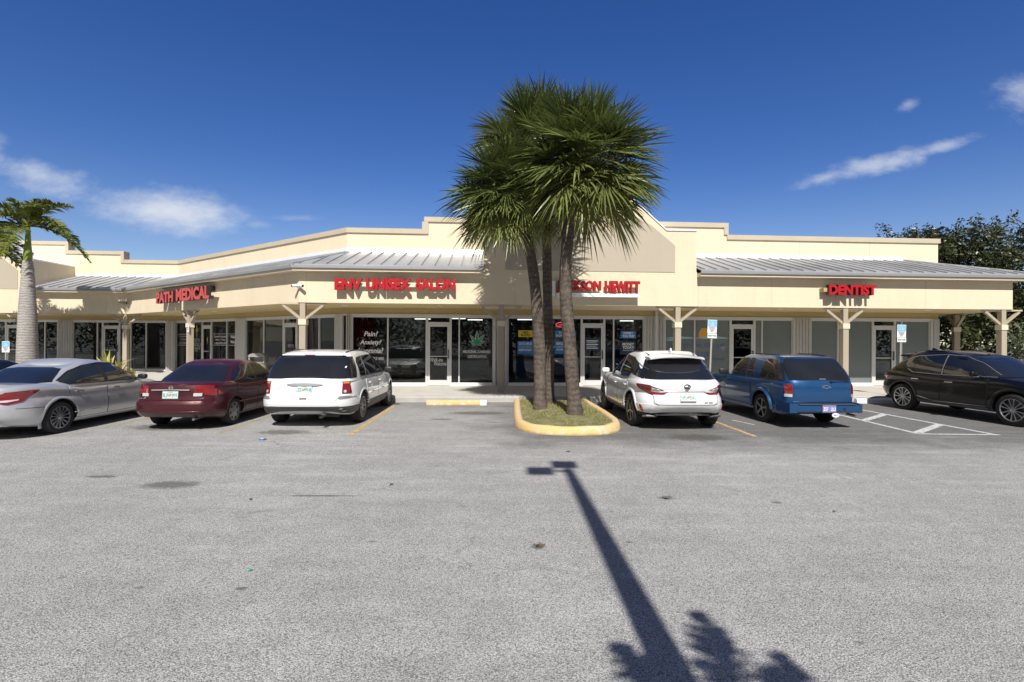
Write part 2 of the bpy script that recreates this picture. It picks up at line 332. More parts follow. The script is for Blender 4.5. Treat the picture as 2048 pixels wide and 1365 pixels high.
# ------------------------------------------------------------------ mesh builder and scene-graph helpers
class MB:
    def __init__(s): s.v = []; s.f = []; s.m = []; s.ms = []; s.c = []; s.tint = None
    def mi(s, m):
        if m not in s.ms: s.ms.append(m)
        return s.ms.index(m)
    def add(s, vs, fs, m, tint=(.5, 0)):
        o = len(s.v); i = s.mi(m); s.v += [tuple(v) for v in vs]
        for f in fs: s.f.append(tuple(o + k for k in f)); s.m.append(i); s.c.append(tint)
    def box(s, c, size, m, mtx=None):
        x, y, z = size[0] / 2, size[1] / 2, size[2] / 2; c = Vector(c)
        vs = [Vector((a * x, b * y, d * z)) for a in (-1, 1) for b in (-1, 1) for d in (-1, 1)]
        vs = [(mtx @ v if mtx else v) + c for v in vs]
        s.add(vs, [(0, 1, 3, 2), (4, 6, 7, 5), (0, 4, 5, 1), (2, 3, 7, 6), (0, 2, 6, 4), (1, 5, 7, 3)], m)
    def prism(s, poly, vec, m, m_side=None):
        n = len(poly); vec = Vector(vec); vs = [Vector(p) for p in poly] + [Vector(p) + vec for p in poly]
        s.add(vs, [tuple(range(n - 1, -1, -1)), tuple(range(n, 2 * n))], m)
        s.add(vs, [(i, (i + 1) % n, n + (i + 1) % n, n + i) for i in range(n)], m_side or m)
    def bar(s, a, b, w, h, m, up=(0, 0, 1)):
        a, b = Vector(a), Vector(b); d = (b - a).normalized(); up = Vector(up)
        x = d.cross(up)
        if x.length < 1e-4: x = d.cross(Vector((0, 1, 0)))
        x.normalize(); y = x.cross(d)
        vs = [p + x * i * w / 2 + y * j * h / 2 for p in (a, b) for i, j in ((-1, -1), (1, -1), (1, 1), (-1, 1))]
        s.add(vs, [(0, 1, 2, 3), (7, 6, 5, 4), (0, 4, 5, 1), (1, 5, 6, 2), (2, 6, 7, 3), (3, 7, 4, 0)], m)
    def tube(s, pts, rad, m, seg=10, cap=True, tint=(.5, 0), wob=0.0):
        pts = [Vector(p) for p in pts]; n = len(pts)
        rad = rad if isinstance(rad, (list, tuple)) else [rad] * n
        vs = []; ref = Vector((1, 0, 0))
        for i, p in enumerate(pts):
            t = (pts[min(i + 1, n - 1)] - pts[max(i - 1, 0)]).normalized()
            x = ref - t * ref.dot(t)
            if x.length < 1e-3: x = Vector((0, 1, 0)) - t * t.y
            x.normalize(); y = t.cross(x); ref = x
            for k in range(seg):
                a = 2 * math.pi * k / seg; r = rad[i] * (1 + (rng.uniform(-wob, wob) if wob else 0))
                vs.append(p + (x * math.cos(a) + y * math.sin(a)) * r)
        fs = [(i * seg + k, i * seg + (k + 1) % seg, (i + 1) * seg + (k + 1) % seg, (i + 1) * seg + k) for i in range(n - 1) for k in range(seg)]
        if cap: fs += [tuple(range(seg - 1, -1, -1)), tuple((n - 1) * seg + k for k in range(seg))]
        s.add(vs, fs, m, tint)
    def lathe(s, prof, m, seg=28, axis='z', off=(0, 0, 0)):
        vs = []; off = Vector(off)
        for (r, h) in prof:
            for k in range(seg):
                a = 2 * math.pi * k / seg; c, d = r * math.cos(a), r * math.sin(a)
                vs.append(off + (Vector((c, d, h)) if axis == 'z' else Vector((h, c, d))))
        n = len(prof)
        s.add(vs, [(i * seg + k, i * seg + (k + 1) % seg, (i + 1) * seg + (k + 1) % seg, (i + 1) * seg + k) for i in range(n - 1) for k in range(seg)], m)
    def pod(s, c, size, m, e=.55, nu=18, nv=10):
        """rounded box (superellipsoid)"""
        c = Vector(c); sg = lambda v: math.copysign(abs(v) ** e, v); vs = []
        for i in range(nv + 1):
            a = -math.pi / 2 + math.pi * i / nv
            for k in range(nu):
                b = 2 * math.pi * k / nu; vs.append(c + Vector((sg(math.cos(a)) * sg(math.cos(b)) * size[0] / 2, sg(math.cos(a)) * sg(math.sin(b)) * size[1] / 2, sg(math.sin(a)) * size[2] / 2)))
        s.add(vs, [(i * nu + k, i * nu + (k + 1) % nu, (i + 1) * nu + (k + 1) % nu, (i + 1) * nu + k) for i in range(nv) for k in range(nu)], m)
    def build(s, name, parent=None, smooth=None, bevel=0.0, fix=True):
        me = bpy.data.meshes.new(name); me.from_pydata(s.v, [], s.f)
        for m in s.ms: me.materials.append(MATS[m])
        me.polygons.foreach_set('material_index', s.m)
        if any(t != (.5, 0) for t in s.c):
            ca = me.color_attributes.new('tint', 'FLOAT_COLOR', 'CORNER'); data = []
            for f, t in zip(s.f, s.c): data += [t[0], t[1], 0, 1] * len(f)
            ca.data.foreach_set('color', data)
        if fix or bevel:
            bm = bmesh.new(); bm.from_mesh(me)
            if bevel: bmesh.ops.bevel(bm, geom=list(bm.edges), offset=bevel, segments=2, affect='EDGES', clamp_overlap=True)
            if fix: bmesh.ops.recalc_face_normals(bm, faces=list(bm.faces))
            bm.to_mesh(me); bm.free()
        if smooth is not None:
            me.polygons.foreach_set('use_smooth', [True] * len(me.polygons)); me.set_sharp_from_angle(angle=R(smooth))
        me.update(); o = bpy.data.objects.new(name, me); COL.objects.link(o)
        if parent: o.parent = parent
        return o


def tag(o, label=None, cat=None, group=None, kind=None):
    if label: o['label'] = label
    if cat: o['category'] = cat
    if group: o['group'] = group
    if kind: o['kind'] = kind
    return o


def empty(name, loc=(0, 0, 0), rz=0, parent=None):
    o = bpy.data.objects.new(name, None); COL.objects.link(o); o.location = loc; o.rotation_euler = (0, 0, rz); o.empty_display_size = .1
    if parent: o.parent = parent
    return o


def copy_tree(o, parent=None):
    c = o.copy(); COL.objects.link(c); c.parent = parent
    for ch in [k for k in bpy.data.objects if k.parent == o]: copy_tree(ch, c)
    return c


_txt = {}


def text_geo(body, extrude=.1, bold=0.0, shear=0.0):
    """2-D lettering as (verts, faces), scaled to a unit box by the caller"""
    key = (body, extrude, bold, shear)
    if key not in _txt:
        cu = bpy.data.curves.new('t', 'FONT'); cu.body = body; cu.extrude = extrude; cu.offset = bold; cu.shear = shear; cu.align_x = 'LEFT'; cu.space_line = 1.0; cu.resolution_u = 3
        o = bpy.data.objects.new('t', cu)
        me = o.to_mesh(); vs = [v.co.copy() for v in me.vertices]; fs = [tuple(p.vertices) for p in me.polygons]; nz = [p.normal.z for p in me.polygons]
        o.to_mesh_clear(); bpy.data.objects.remove(o); bpy.data.curves.remove(cu); _txt[key] = (vs, fs, nz)
    return _txt[key]


def put_text(mb, body, fn, w, h, m_face, m_side=None, depth=.004, bold=0.0, shear=0.0, fit=True):
    """fn(x, y, z): x along, y up, z out of the face, metres; the text fills w x h (fit) or keeps its shape at height h centred on w"""
    vs, fs, nz = text_geo(body, .05, bold, shear)
    x0, x1 = min(v.x for v in vs), max(v.x for v in vs); y0, y1 = min(v.y for v in vs), max(v.y for v in vs)
    sx, sy = w / (x1 - x0), h / (y1 - y0); ox = 0
    P = [fn((v.x - x0) * sx, (v.y - y0) * sy, (v.z / .1 + .5) * depth) for v in vs]
    front = [f for f, n in zip(fs, nz) if abs(n) > .5]; side = [f for f, n in zip(fs, nz) if abs(n) <= .5]
    mb.add(P, front, m_face); mb.add(P, side, m_side or m_face)


def at(px, py, Y):
    """world point seen at pixel (px, py) of the 2048 px photograph, at depth Y"""
    hor = 682.5 + ROLL * (px - 1024)
    return Vector(((px - 1024) * Y / 1024, Y, CH + (hor - py) * Y / 1024))

# ------------------------------------------------------------------ plan of the shopping strip
A = R(3.6)
UF = Vector((math.cos(A), math.sin(A), 0)); NF = Vector((-math.sin(A), math.cos(A), 0))
P2 = Vector((-6.45, 15.47, 0)); P1 = Vector((-17.35, 23.16, 0))
UW = (P2 - P1).normalized(); NW = Vector((-UW.y, UW.x, 0)); LW = (P2 - P1).length
PL = P1 - UF * 20; SR = 23.03; PR = P2 + UF * SR
B2 = (NF + NW) / (1 + NF.dot(NW)); B1 = B2.copy()
DW = 2.35            # wall and parapet plane behind the fascia
ZS = 0.16            # pavement level


class Fr:
    def __init__(s, o, u): s.o = o; s.u = u; s.n = Vector((-u.y, u.x, 0))
    def pt(s, a, d, z): return s.o + s.u * a + s.n * d + Vector((0, 0, z))
    def s(s, px, d=0.0):
        k = (px - 1024) / 1024; q = s.o + s.n * d
        return (k * q.y - q.x) / (s.u.x - k * s.u.y)
    def z(s, px, py, d=0.0):
        Y = s.pt(s.s(px, d), d, 0).y
        return CH + (682.5 + ROLL * (px - 1024) - py) * Y / 1024
    def box(s, mb, a0, a1, d0, d1, z0, z1, m):
        vs = [s.pt(a, d, z) for a in (a0, a1) for d in (d0, d1) for z in (z0, z1)]
        mb.add(vs, [(0, 1, 3, 2), (4, 6, 7, 5), (0, 4, 5, 1), (2, 3, 7, 6), (0, 2, 6, 4), (1, 5, 7, 3)], m)
    def text(s, mb, body, a, d, z, w, h, m, m_side=None, depth=.003, bold=0.0, shear=0.0):
        put_text(mb, body, lambda x, y, q: s.pt(a + x, d - q, z + y), w, h, m, m_side, depth, bold, shear)


FF = Fr(P2, UF); FW = Fr(P1, UW); FL = Fr(P1, UF)


def node(i, d):
    return [PL + NF * d, P1 + B1 * d, P2 + B2 * d, PR + NF * d][i]


def sweep(mb, prof, m, nodes=(0, 1, 2, 3), closed=True, start=None, end=None):
    """profile of (d, z) carried along the bent front; start/end (frame, s) cut it short"""
    rows = []
    for j, i in enumerate(nodes): rows.append([node(i, d) + Vector((0, 0, z)) for d, z in prof])
    if start: rows[0] = [start[0].pt(start[1], d, z) for d, z in prof]
    if end: rows[-1] = [end[0].pt(end[1], d, z) for d, z in prof]
    n = len(prof); vs = [p for r in rows for p in r]; k = n if closed else n - 1
    fs = [(i * n + j, i * n + (j + 1) % n, (i + 1) * n + (j + 1) % n, (i + 1) * n + j) for i in range(len(rows) - 1) for j in range(k)]
    if closed: fs += [tuple(range(n)), tuple((len(rows) - 1) * n + j for j in range(n - 1, -1, -1))]
    mb.add(vs, fs, m)


mall = empty('strip_mall', tuple(P2))
tag(mall, 'long single-storey cream strip mall with grey metal awning roofs and covered walkway', 'building')
MI = Matrix.Translation(-P2)


def part(mb, name, parent=None, **k):
    o = mb.build(name, parent or mall, **k)
    if parent is None: o.matrix_parent_inverse = MI
    return o


G0, G1 = FF.s(968), FF.s(1392)              # central gable
H1 = FL.s(66); H0 = H1 - 7.2                # gable over the far left wing
ZF = 2.88; ZFT = 3.84                       # fascia bottom and top
# fascia band
mb = MB(); sweep(mb, [(0, ZF), (.16, ZF), (.16, ZFT + .12), (0, ZFT + .12)], 'cream_stucco')
c = PR; sd = Vector((.316, .949, 0)); mb.prism([c + Vector((0, 0, ZF)), c + Vector((0, 0, ZFT)), c + sd * 7 + Vector((0, 0, ZFT)), c + sd * 7 + Vector((0, 0, ZF))], (-.16, .03, 0), 'cream_stucco')
for px in (1105, 1396, 1543, 1660, 1850): FF.box(mb, FF.s(px) - .004, FF.s(px) + .004, -.003, .001, ZF, ZFT - .02, 'coping_taupe') if px > 1390 or px == 1105 else None
for px in (612, 786): FF.box(mb, FF.s(px) - .004, FF.s(px) + .004, -.003, .001, ZF, ZFT - .02, 'coping_taupe')
part(mb, 'fascia')
# eave lip and gutter
EX = .30
mb = MB()
prof = [(-EX + .02, ZFT - .03), (-.003, ZFT - .03), (-.003, ZFT + .07), (-EX + .02, ZFT + .07)]
prof2 = [(-EX - .035, ZFT + .05), (-EX + .018, ZFT + .05), (-EX + .018, ZFT + .13), (-EX - .035, ZFT + .13)]
for pf, m in ((prof, 'cream_cap'), (prof2, 'gutter_grey')):
    sweep(mb, pf, m, (0, 1, 2), start=(FL, H1 + 0.02)) if False else None
    rows = [(FL, H1 + .02), None]
    sweep(mb, pf, m, (0, 1, 2, 3), start=(FL, H1 + .02), end=(FF, G0 - .02))
    sweep(mb, pf, m, (2, 3), start=(FF, G1 + .02), end=(FF, SR + .75))
part(mb, 'eave')
# metal roofs: slabs between eave (d=-EX) and ridge (d=DW)
ZE, ZRD = ZFT + .13, 4.80
sl = (ZRD - ZE) / (DW + EX)
mb = MB()
up = Vector((0, 0, .045))
pf = [(-EX - .03, ZE), (DW, ZRD), (DW, ZRD + .03), (-EX - .03, ZE + .03)]
sweep(mb, pf, 'galvanised_roof', (0, 1, 2, 3), start=(FL, H1 + .02), end=(FF, G0 - .02))
sr_ridge = FF.s(1806, DW)
e0 = FF.pt(G1 + .02, -EX - .03, ZE); e1 = FF.pt(SR + .75, -EX - .03, ZE); r0 = FF.pt(G1 + .02, DW, ZRD); r1 = FF.pt(sr_ridge, DW, ZRD)
mb.prism([e0, e1, r1, r0], (0, 0, .03), 'galvanised_roof')
be = e1 + Vector((2.2, 5.2, 0)); br = r1 + Vector((.8, 4, 0)); mb.prism([e1, be, br, r1], (0, 0, .028), 'galvanised_roof')


def seam(a, b): mb.bar(a + Vector((0, 0, .05)), b + Vector((0, 0, .05)), .028, .045, 'galvanised_roof')


def seams(fr, s0, s1, ea, eb, ra, rb, step=.40):
    """standing seams square to the eave between eave ends ea..eb and ridge ends ra..rb"""
    s = s0
    while s < s1:
        t0, t1 = 0.0, 1.0
        # left boundary from (ea, eave) to (ra, ridge), right boundary from (eb, eave) to (rb, ridge)
        if s < ra and ra > ea: t1 = min(t1, (s - ea) / (ra - ea))
        if s < ea and ea > ra: t0 = max(t0, (ea - s) / (ea - ra))
        if s > rb and rb < eb: t1 = min(t1, (eb - s) / (eb - rb))
        if s > eb and eb < rb: t0 = max(t0, (s - eb) / (rb - eb))
        if t1 - t0 > .03:
            f = lambda t: fr.pt(s, -EX - .03 + t * (DW + EX + .03), ZE + t * (ZRD - ZE))
            seam(f(max(t0, 0)), f(t1))
        s += step


def srel(fr, p): return (p - fr.o).dot(fr.u)


dE = -EX - .03
seams(FL, H1 + .1, 0.4, H1, srel(FL, P1 + B1 * dE), H1, srel(FL, P1 + B1 * DW))
seams(FW, -.6, LW + .6, srel(FW, P1 + B1 * dE), srel(FW, P2 + B2 * dE), srel(FW, P1 + B1 * DW), srel(FW, P2 + B2 * DW))
seams(FF, -.3, G0 - .05, srel(FF, P2 + B2 * dE), G0, srel(FF, P2 + B2 * DW), G0)
seams(FF, G1 + .12, SR + .7, G1, SR + .75, G1, sr_ridge)
for pt in (P1, P2):   # valley and hip caps
    mb.bar(pt + B1 * dE + Vector((0, 0, ZE + .04)), pt + B1 * DW + Vector((0, 0, ZRD + .04)), .16, .05, 'galvanised_roof')
mb.bar(e1 + Vector((0, 0, .04)), r1 + Vector((0, 0, .05)), .16, .05, 'galvanised_roof')
part(mb, 'roof')
# ridge flashing
mb = MB(); pf = [(DW - .06, ZRD + .02), (DW - .01, ZRD + .02), (DW - .01, ZRD + .17), (DW - .025, ZRD + .17)]
sweep(mb, pf, 'flashing', (0, 1, 2, 3), start=(FL, H1 + .1), end=(FF, G0 - .02)); sweep(mb, pf, 'flashing', (2, 3), start=(FF, G1 + .02), end=(FF, sr_ridge))
part(mb, 'flashing')
# parapet with steps and coping
mb = MB(); mc = MB()
ZP = 5.67; PT = .32


def parap(fr, a0, a1, z1, ends=(0, 0), z0=2.9):
    fr.box(mb, a0, a1, DW, DW + PT, z0, z1 - .01, 'cream_stucco')
    fr.box(mc, a0 - (.05 if ends[0] else 0), a1 + (.05 if ends[1] else 0), DW - .055, DW + PT + .05, z1 - .17, z1, 'coping_taupe')


sa, sb = FF.s(850, DW), FF.s(1452, DW); ZT = 6.10
SWR = FF.s(1875, DW)
pf = lambda za, zb, o: [(DW - o, za), (DW + PT + o, za), (DW + PT + o, zb), (DW - o, zb)]
l1 = FL.s(246, DW); l2 = FL.s(135, DW)
sweep(mb, pf(2.62, ZP - .01, 0), 'cream_stucco', (0, 1, 2, 3), start=(FL, l1), end=(FF, sa))
sweep(mc, pf(ZP - .17, ZP, .055), 'coping_taupe', (0, 1, 2, 3), start=(FL, l1 + .06), end=(FF, sa - .12))
parap(FF, sa, sb, ZT, (1, 1)); parap(FF, sb, SWR, ZP, (0, 1)); parap(FL, l2, l1, ZP + .42, (0, 1)); parap(FL, -22, l2, ZP + .86, (0, 1))
for fr, s_, z0, z1 in ((FF, sa, ZP - .17, ZT - .17), (FF, sb, ZP, ZT - .17), (FL, l1, ZP - .17, ZP + .25), (FL, l2, ZP + .25, ZP + .69)):
    left = fr is FF and s_ == sa
    fr.box(mc, s_ - (.12 if left else .11), s_ + (.10 if left else .05), DW - .052, DW + PT + .047, z0 if left or fr is FL else ZP + .002, z1 - .002, 'coping_taupe')
for px in (1598, 1738): FF.box(mb, FF.s(px, DW) - .005, FF.s(px, DW) + .005, DW - .003, DW + .01, 4.9, ZP - .17, 'coping_taupe')
part(mb, 'parapet'); part(mc, 'coping')
# flat roof, side and rear walls behind the parapet
mb = MB()
FF.box(mb, 1.5, SWR - .01, DW + PT + .01, 16, 4.7, 4.85, 'concrete'); FF.box(mb, SWR - .25, SWR - .005, DW + PT, 16, .1, 5.3, 'cream_stucco'); FF.box(mb, 1.5, SWR, 16, 16.2, .1, 5.3, 'cream_stucco')
FF.box(mb, FF.s(1280, DW), FF.s(1307, DW + 1.0), DW + 1.0, DW + 1.6, 4.8, 6.42, 'cream_cap')
part(mb, 'rear_wall')


def gable(fr, g0, g1, zs, zpk, zc):
    """projecting gabled sign wall, solid back to the parapet, with a metal roof"""
    gm = .5 * (g0 + g1); sh = .98
    prof = [(g0, ZF - .001), (g1, ZF - .001), (g1, zs), (g1 - sh, zs), (gm + .9, zpk), (gm - .9, zpk), (g0 + sh, zs), (g0, zs)]
    m1 = MB(); m1.prism([fr.pt(a, -.004, z) for a, z in prof], fr.n * (DW + .003), 'cream_stucco')
    part(m1, 'gable')
    m2 = MB()
    for (a0, z0), (a1, z1) in ((prof[2], prof[3]), (prof[3], prof[4]), (prof[4], prof[5]), (prof[5], prof[6]), (prof[6], prof[7])):
        m2.prism([fr.pt(a0, -.03, z0 + .004), fr.pt(a1, -.03, z1 + .004), fr.pt(a1, -.03, z1 + .06), fr.pt(a0, -.03, z0 + .06)], fr.n * (DW + .01), 'flashing')
    part(m2, 'gable_roof')
    return gm


ZS_G = FF.z(1360, 463)
gm = gable(FF, G0, G1, ZS_G, 6.55, 6)
gl = gable(FL, H0, H1, ZS_G, 6.55, 6)
# taupe inset field on the gables
for fr, px0, px1, gmid in ((FF, FF.s(1010), FF.s(1349), gm), (FL, H0 + .65, H1 - .65, gl)):
    zb = FF.z(1180, 543); zsh = FF.z(1349, 492); w = px1 - px0; sh = FF.s(1349) - FF.s(1302)
    m3 = MB(); m3.prism([fr.pt(a, -.006, z) for a, z in ((px0, zb), (px1, zb), (px1, zsh), (px1 - sh, zsh + .62), (px1 - sh - .7, zsh + 1.0), (px0 + sh + .7, zsh + 1.0), (px0 + sh, zsh + .62), (px0, zsh))], fr.n * -.012, 'taupe_stucco')
    part(m3, 'sign_field')
# soffit, header band
mb = MB(); sweep(mb, [(.161, ZF + .005), (DW - .001, ZF + .005), (DW - .001, ZF + .05), (.161, ZF + .05)], 'soffit_cream')
c0 = PR + NF * .16; mb.prism([c0 + Vector((-.15, 0, ZF + .006)), c0 + sd * 6.8 + Vector((-.16, 0, ZF + .006)), PR + NF * 8 + Vector((-.5, 0, ZF + .006)), PR + NF * .2 + Vector((-.5, 0, ZF + .006))], (0, 0, .04), 'soffit_cream')
for px, d in ((690, 1.1), (880, .9), (1250, 1.1), (1412, .8), (1560, .8), (1857, .8), (430, 1.0), (330, 1.0)):
    f = FF if px > 600 else FW; s0 = f.s(px, d); mb.lathe([(.001, 0), (.09, 0), (.09, .02), (.001, .02)], 'white_trim', 16, 'z', f.pt(s0, d, ZF - .012))
part(mb, 'soffit')
mb = MB(); sweep(mb, [(DW - .03, 2.655), (DW - .001, 2.655), (DW - .001, ZF + .003), (DW - .03, ZF + .003)], 'olive_header', end=(FF, SWR))
sweep(mb, [(DW - .07, 2.60), (DW - .031, 2.60), (DW - .031, 2.672), (DW - .07, 2.672)], 'aluminium', end=(FF, SWR)); part(mb, 'header')

# ---- shop fronts
IN = 5.0


def storefront(fr, items, z_top=2.60, blind=False, room=None, glass='shop_glass'):
    """items: (kind, px0, px1[, head_py]); kinds w window, d door with transom, s shutter stack, c curtain wall strip"""
    for it in items:
        k, a, b = it[0], fr.s(it[1], DW), fr.s(it[2], DW)
        if k == 's':
            m = MB(); n = max(3, int(round((b - a) / .12)))
            for i in range(n):
                x0 = a + (b - a) * i / n; x1 = a + (b - a) * (i + 1) / n; xm = .5 * (x0 + x1)
                m.prism([fr.pt(x0 + .006, DW - .02, ZS), fr.pt(x0 + .006, DW - .09, ZS), fr.pt(xm, DW - .135 - .02 * (i % 2), ZS), fr.pt(x1 - .006, DW - .09, ZS), fr.pt(x1 - .006, DW - .02, ZS)], (0, 0, z_top + .04 - ZS), 'shutter_metal')
            part(m, 'storm_shutter')
        elif k in 'wd':
            zt = z_top; f = .024
            if k == 'd':
                zh = ZS + 2.18
                m = MB()
                for x0, x1 in ((a, a + .05), (b - .05, b)): fr.box(m, x0, x1, DW - .06, DW + .05, ZS, zt, 'aluminium')
                fr.box(m, a + .05, b - .05, DW - .06, DW + .05, zh, zh + .06, 'aluminium'); fr.box(m, a + .05, b - .05, DW - .06, DW + .05, zt - .05, zt, 'aluminium')
                do = part(m, 'door_frame')
                m = MB(); w = .075
                fr.box(m, a + .053, a + .053 + w, DW - .05, DW - .01, ZS + .012, zh - .004, 'aluminium'); fr.box(m, b - .053 - w, b - .053, DW - .05, DW - .01, ZS + .012, zh - .004, 'aluminium')
                fr.box(m, a + .053 + w, b - .053 - w, DW - .05, DW - .01, ZS + .012, ZS + .20, 'aluminium'); fr.box(m, a + .053 + w, b - .053 - w, DW - .05, DW - .01, zh - .10, zh - .004, 'aluminium')
                fr.box(m, a + .053 + w, b - .053 - w, DW - .045, DW - .015, ZS + 1.02, ZS + 1.05, 'aluminium')
                dr = part(m, 'door')
                m = MB(); fr.box(m, a + .05 + w, b - .05 - w, DW - .034, DW - .028, ZS + .19, zh - .09, glass); g = m.build('pane', dr)
                m = MB(); hx = b - .09; m.bar(fr.pt(hx, DW - .10, ZS + .95), fr.pt(hx, DW - .10, ZS + 1.28), .03, .03, 'black_plastic')
                for q in (.97, 1.26): m.bar(fr.pt(hx, DW - .10, ZS + q), fr.pt(hx, DW - .045, ZS + q), .02, .02, 'black_plastic')
                g = m.build('handle', dr)
                m = MB(); fr.box(m, a + .051, b - .051, DW - .01, DW - .004, zh + .061, zt - .051, glass); g = m.build('transom', do)
            else:
                m = MB(); z0 = ZS
                fr.box(m, a, a + f, DW - .06, DW + .04, z0, zt, 'aluminium'); fr.box(m, b - f, b, DW - .06, DW + .04, z0, zt, 'aluminium')
                fr.box(m, a + f, b - f, DW - .06, DW + .04, z0, z0 + .11, 'white_trim'); fr.box(m, a + f, b - f, DW - .06, DW + .04, zt - .05, zt, 'aluminium')
                wd = part(m, 'window'); m = MB(); fr.box(m, a + f - .002, b - f + .002, DW - .012, DW - .005, z0 + .105, zt - .045, 'film_glass' if blind else glass)
                g = m.build('pane', wd)
                if False:
                    m = MB(); fr.box(m, a + f + .01, b - f - .01, DW + .05, DW + .07, z0 + .06, zt - .02, 'blind_grey')
                    g = m.build('blind', wd)


def interior(fr, px0, px1, depth=IN, m='interior_wall'):
    a, b = fr.s(px0, DW), fr.s(px1, DW); q = MB()
    fr.box(q, a, b, DW + depth, DW + depth + .1, ZS - .1, 2.9, m); fr.box(q, a - .06, a, DW + .06, DW + depth, ZS - .1, 2.9, m); fr.box(q, b, b + .06, DW + .06, DW + depth, ZS - .1, 2.9, m)
    fr.box(q, a, b, DW + .06, DW + depth, ZS - .1, ZS, 'interior_floor'); fr.box(q, a, b, DW + .06, DW + depth, 2.62, 2.7, m)
    part(q, 'interior')


storefront(FL, [('w', -220, -150), ('w', -150, -95), ('w', -95, -60), ('w', -60, 13), ('d', 13, 41), ('w', 41, 55), ('w', 55, 91.5), ('w', 91.5, 117), ('s', 117, 148), ('w', 148, 196), ('w', 196, 206), ('d', 206, 241), ('w', 241, 263), ('w', 263, 293.5), ('w', 293.5, 333), ('s', 333, 353)])
storefront(FW, [('w', 354, 387), ('w', 387, 406), ('d', 406, 425), ('w', 425, 455.5), ('w', 455.5, 475), ('s', 475, 494), ('w', 494, 529.5), ('w', 529.5, 568.5), ('d', 568.5, 597), ('w', 597, 640.5), ('w', 640.5, 673), ('s', 673, 689)])
storefront(FF, [('s', 693, 705), ('w', 705, 776), ('w', 776, 853), ('d', 853, 902), ('w', 902, 918.5), ('w', 918.5, 986), ('s', 986, 1016), ('w', 1016, 1082), ('w', 1082, 1162), ('d', 1162, 1208.5), ('w', 1208.5, 1226.5), ('w', 1226.5, 1286), ('s', 1286, 1329)])
storefront(FF, [('w', 1329, 1388), ('w', 1388, 1459), ('d', 1459, 1508), ('w', 1508, 1522.5), ('w', 1522.5, 1583), ('s', 1583, 1620), ('w', 1620, 1674), ('w', 1674, 1743), ('d', 1743, 1788), ('w', 1788, 1801), ('w', 1801, 1857), ('s', 1857, 1875)], blind=True)
mb = MB(); FL.box(mb, -20, FL.s(-220, DW), DW - .02, DW + .2, 0, 2.9, 'cream_stucco'); part(mb, 'wall')
interior(FL, -220, 130); interior(FL, 133, 330)
interior(FW, 356, 480); interior(FW, 484, 688)
interior(FF, 694, 998); interior(FF, 1004, 1305); interior(FF, 1311, 1600); interior(FF, 1604, 1872)
for fr, px, d in ((FF, 845, 2.2), (FF, 915, 1.5), (FF, 950, 2.6), (FF, 1050, 2.0), (FF, 1255, 2.4), (FW, 514, 1.2), (FW, 548, 1.8), (FW, 440, 2.0)):
    mb = MB(); s0 = fr.s(px, DW + d); fr.box(mb, s0 - .3, s0 + .3, DW + d - .08, DW + d + .08, 2.585, 2.615, 'lamp_white'); part(mb, 'ceiling_light')
# downspout between the tax office and the dental office
mb = MB(); s0 = FF.s(1309, DW); FF.box(mb, s0 - .045, s0 + .045, DW - .22, DW - .15, ZS, 2.86, 'shutter_metal'); part(mb, 'downspout')


# ---- columns
def column(fr, s_, d=.10, brace=True, zz=ZF, tw=0):
    m = MB(); w = .095; M3 = Matrix((fr.u, fr.n, Vector((0, 0, 1)))).transposed()
    m.box(fr.pt(s_, d, (2.20 + ZS) / 2), (2 * w, 2 * w, 2.20 - ZS), 'taupe_post', M3)
    m.box(fr.pt(s_, d, (2.38 + zz) / 2), (1.7 * w, 1.7 * w, zz - 2.38), 'taupe_post', M3)
    o = part(m, 'column', bevel=.006)
    m = MB(); m.box(fr.pt(s_, d, 2.29), (.235, .235, .178), 'cream_cap', M3); g = m.build('capital', o, bevel=.006)
    for q in (-1, 1):
        m = MB(); m.bar(fr.pt(s_ + q * .07, d, 2.39), fr.pt(s_ + q * .60, d, zz - .07), .075, .085, 'taupe_post', fr.n)
        g = m.build('brace', o)
    m = MB(); m.box(fr.pt(s_, d, zz - .028), (1.36, .11, .05), 'coping_taupe', M3); g = m.build('beam', o)
    return o


column(FF, FF.s(605, .1) + .02); column(FF, FF.s(1002, .1)); column(FF, FF.s(1354, .1)); column(FF, FF.s(1688, .1)); column(FF, FF.s(2003, .1))
column(FW, FW.s(380, .1)); column(FL, FL.s(252, .1)); column(FL, FL.s(44, .1))
column(Fr(PR, sd), 2.95, .30)

# ---- pavement
mb = MB(); KD = -1.05
sweep(mb, [(KD, -.2), (DW + .3, -.2), (DW + .3, ZS), (KD + .02, ZS), (KD, ZS - .02)], 'concrete', end=(FF, SR + 4))
pv = mb.build('pavement'); tag(pv, kind='structure')
mb = MB(); sweep(mb, [(KD - .16, -.2), (KD - .002, -.2), (KD - .002, ZS + .002), (KD - .14, ZS + .002), (KD - .16, ZS - .03)], 'kerb_concrete', end=(FF, SR + 4))
kb = mb.build('kerb'); tag(kb, kind='structure')
# ---- parking lot sheet out to the horizon
mb = MB(); mb.add([(-900, -900, 0), (900, -900, 0), (900, 900, 0), (-900, 900, 0)], [(0, 1, 2, 3)], 'asphalt'); tag(mb.build('parking_lot'), kind='structure')
# ---- painted markings
mk = MB()


def stripe(mb, x0, y0, x1, y1, w, m, z=.004):
    a, b = Vector((x0, y0, z)), Vector((x1, y1, z)); d = (b - a).normalized(); n = Vector((-d.y, d.x, 0)) * w / 2
    mb.add([a - n, b - n, b + n, a + n], [(0, 1, 2, 3)], m)


def mark(name, lst):
    m = MB()
    for args in lst: stripe(m, *args)
    return tag(m.build(name), kind='structure')


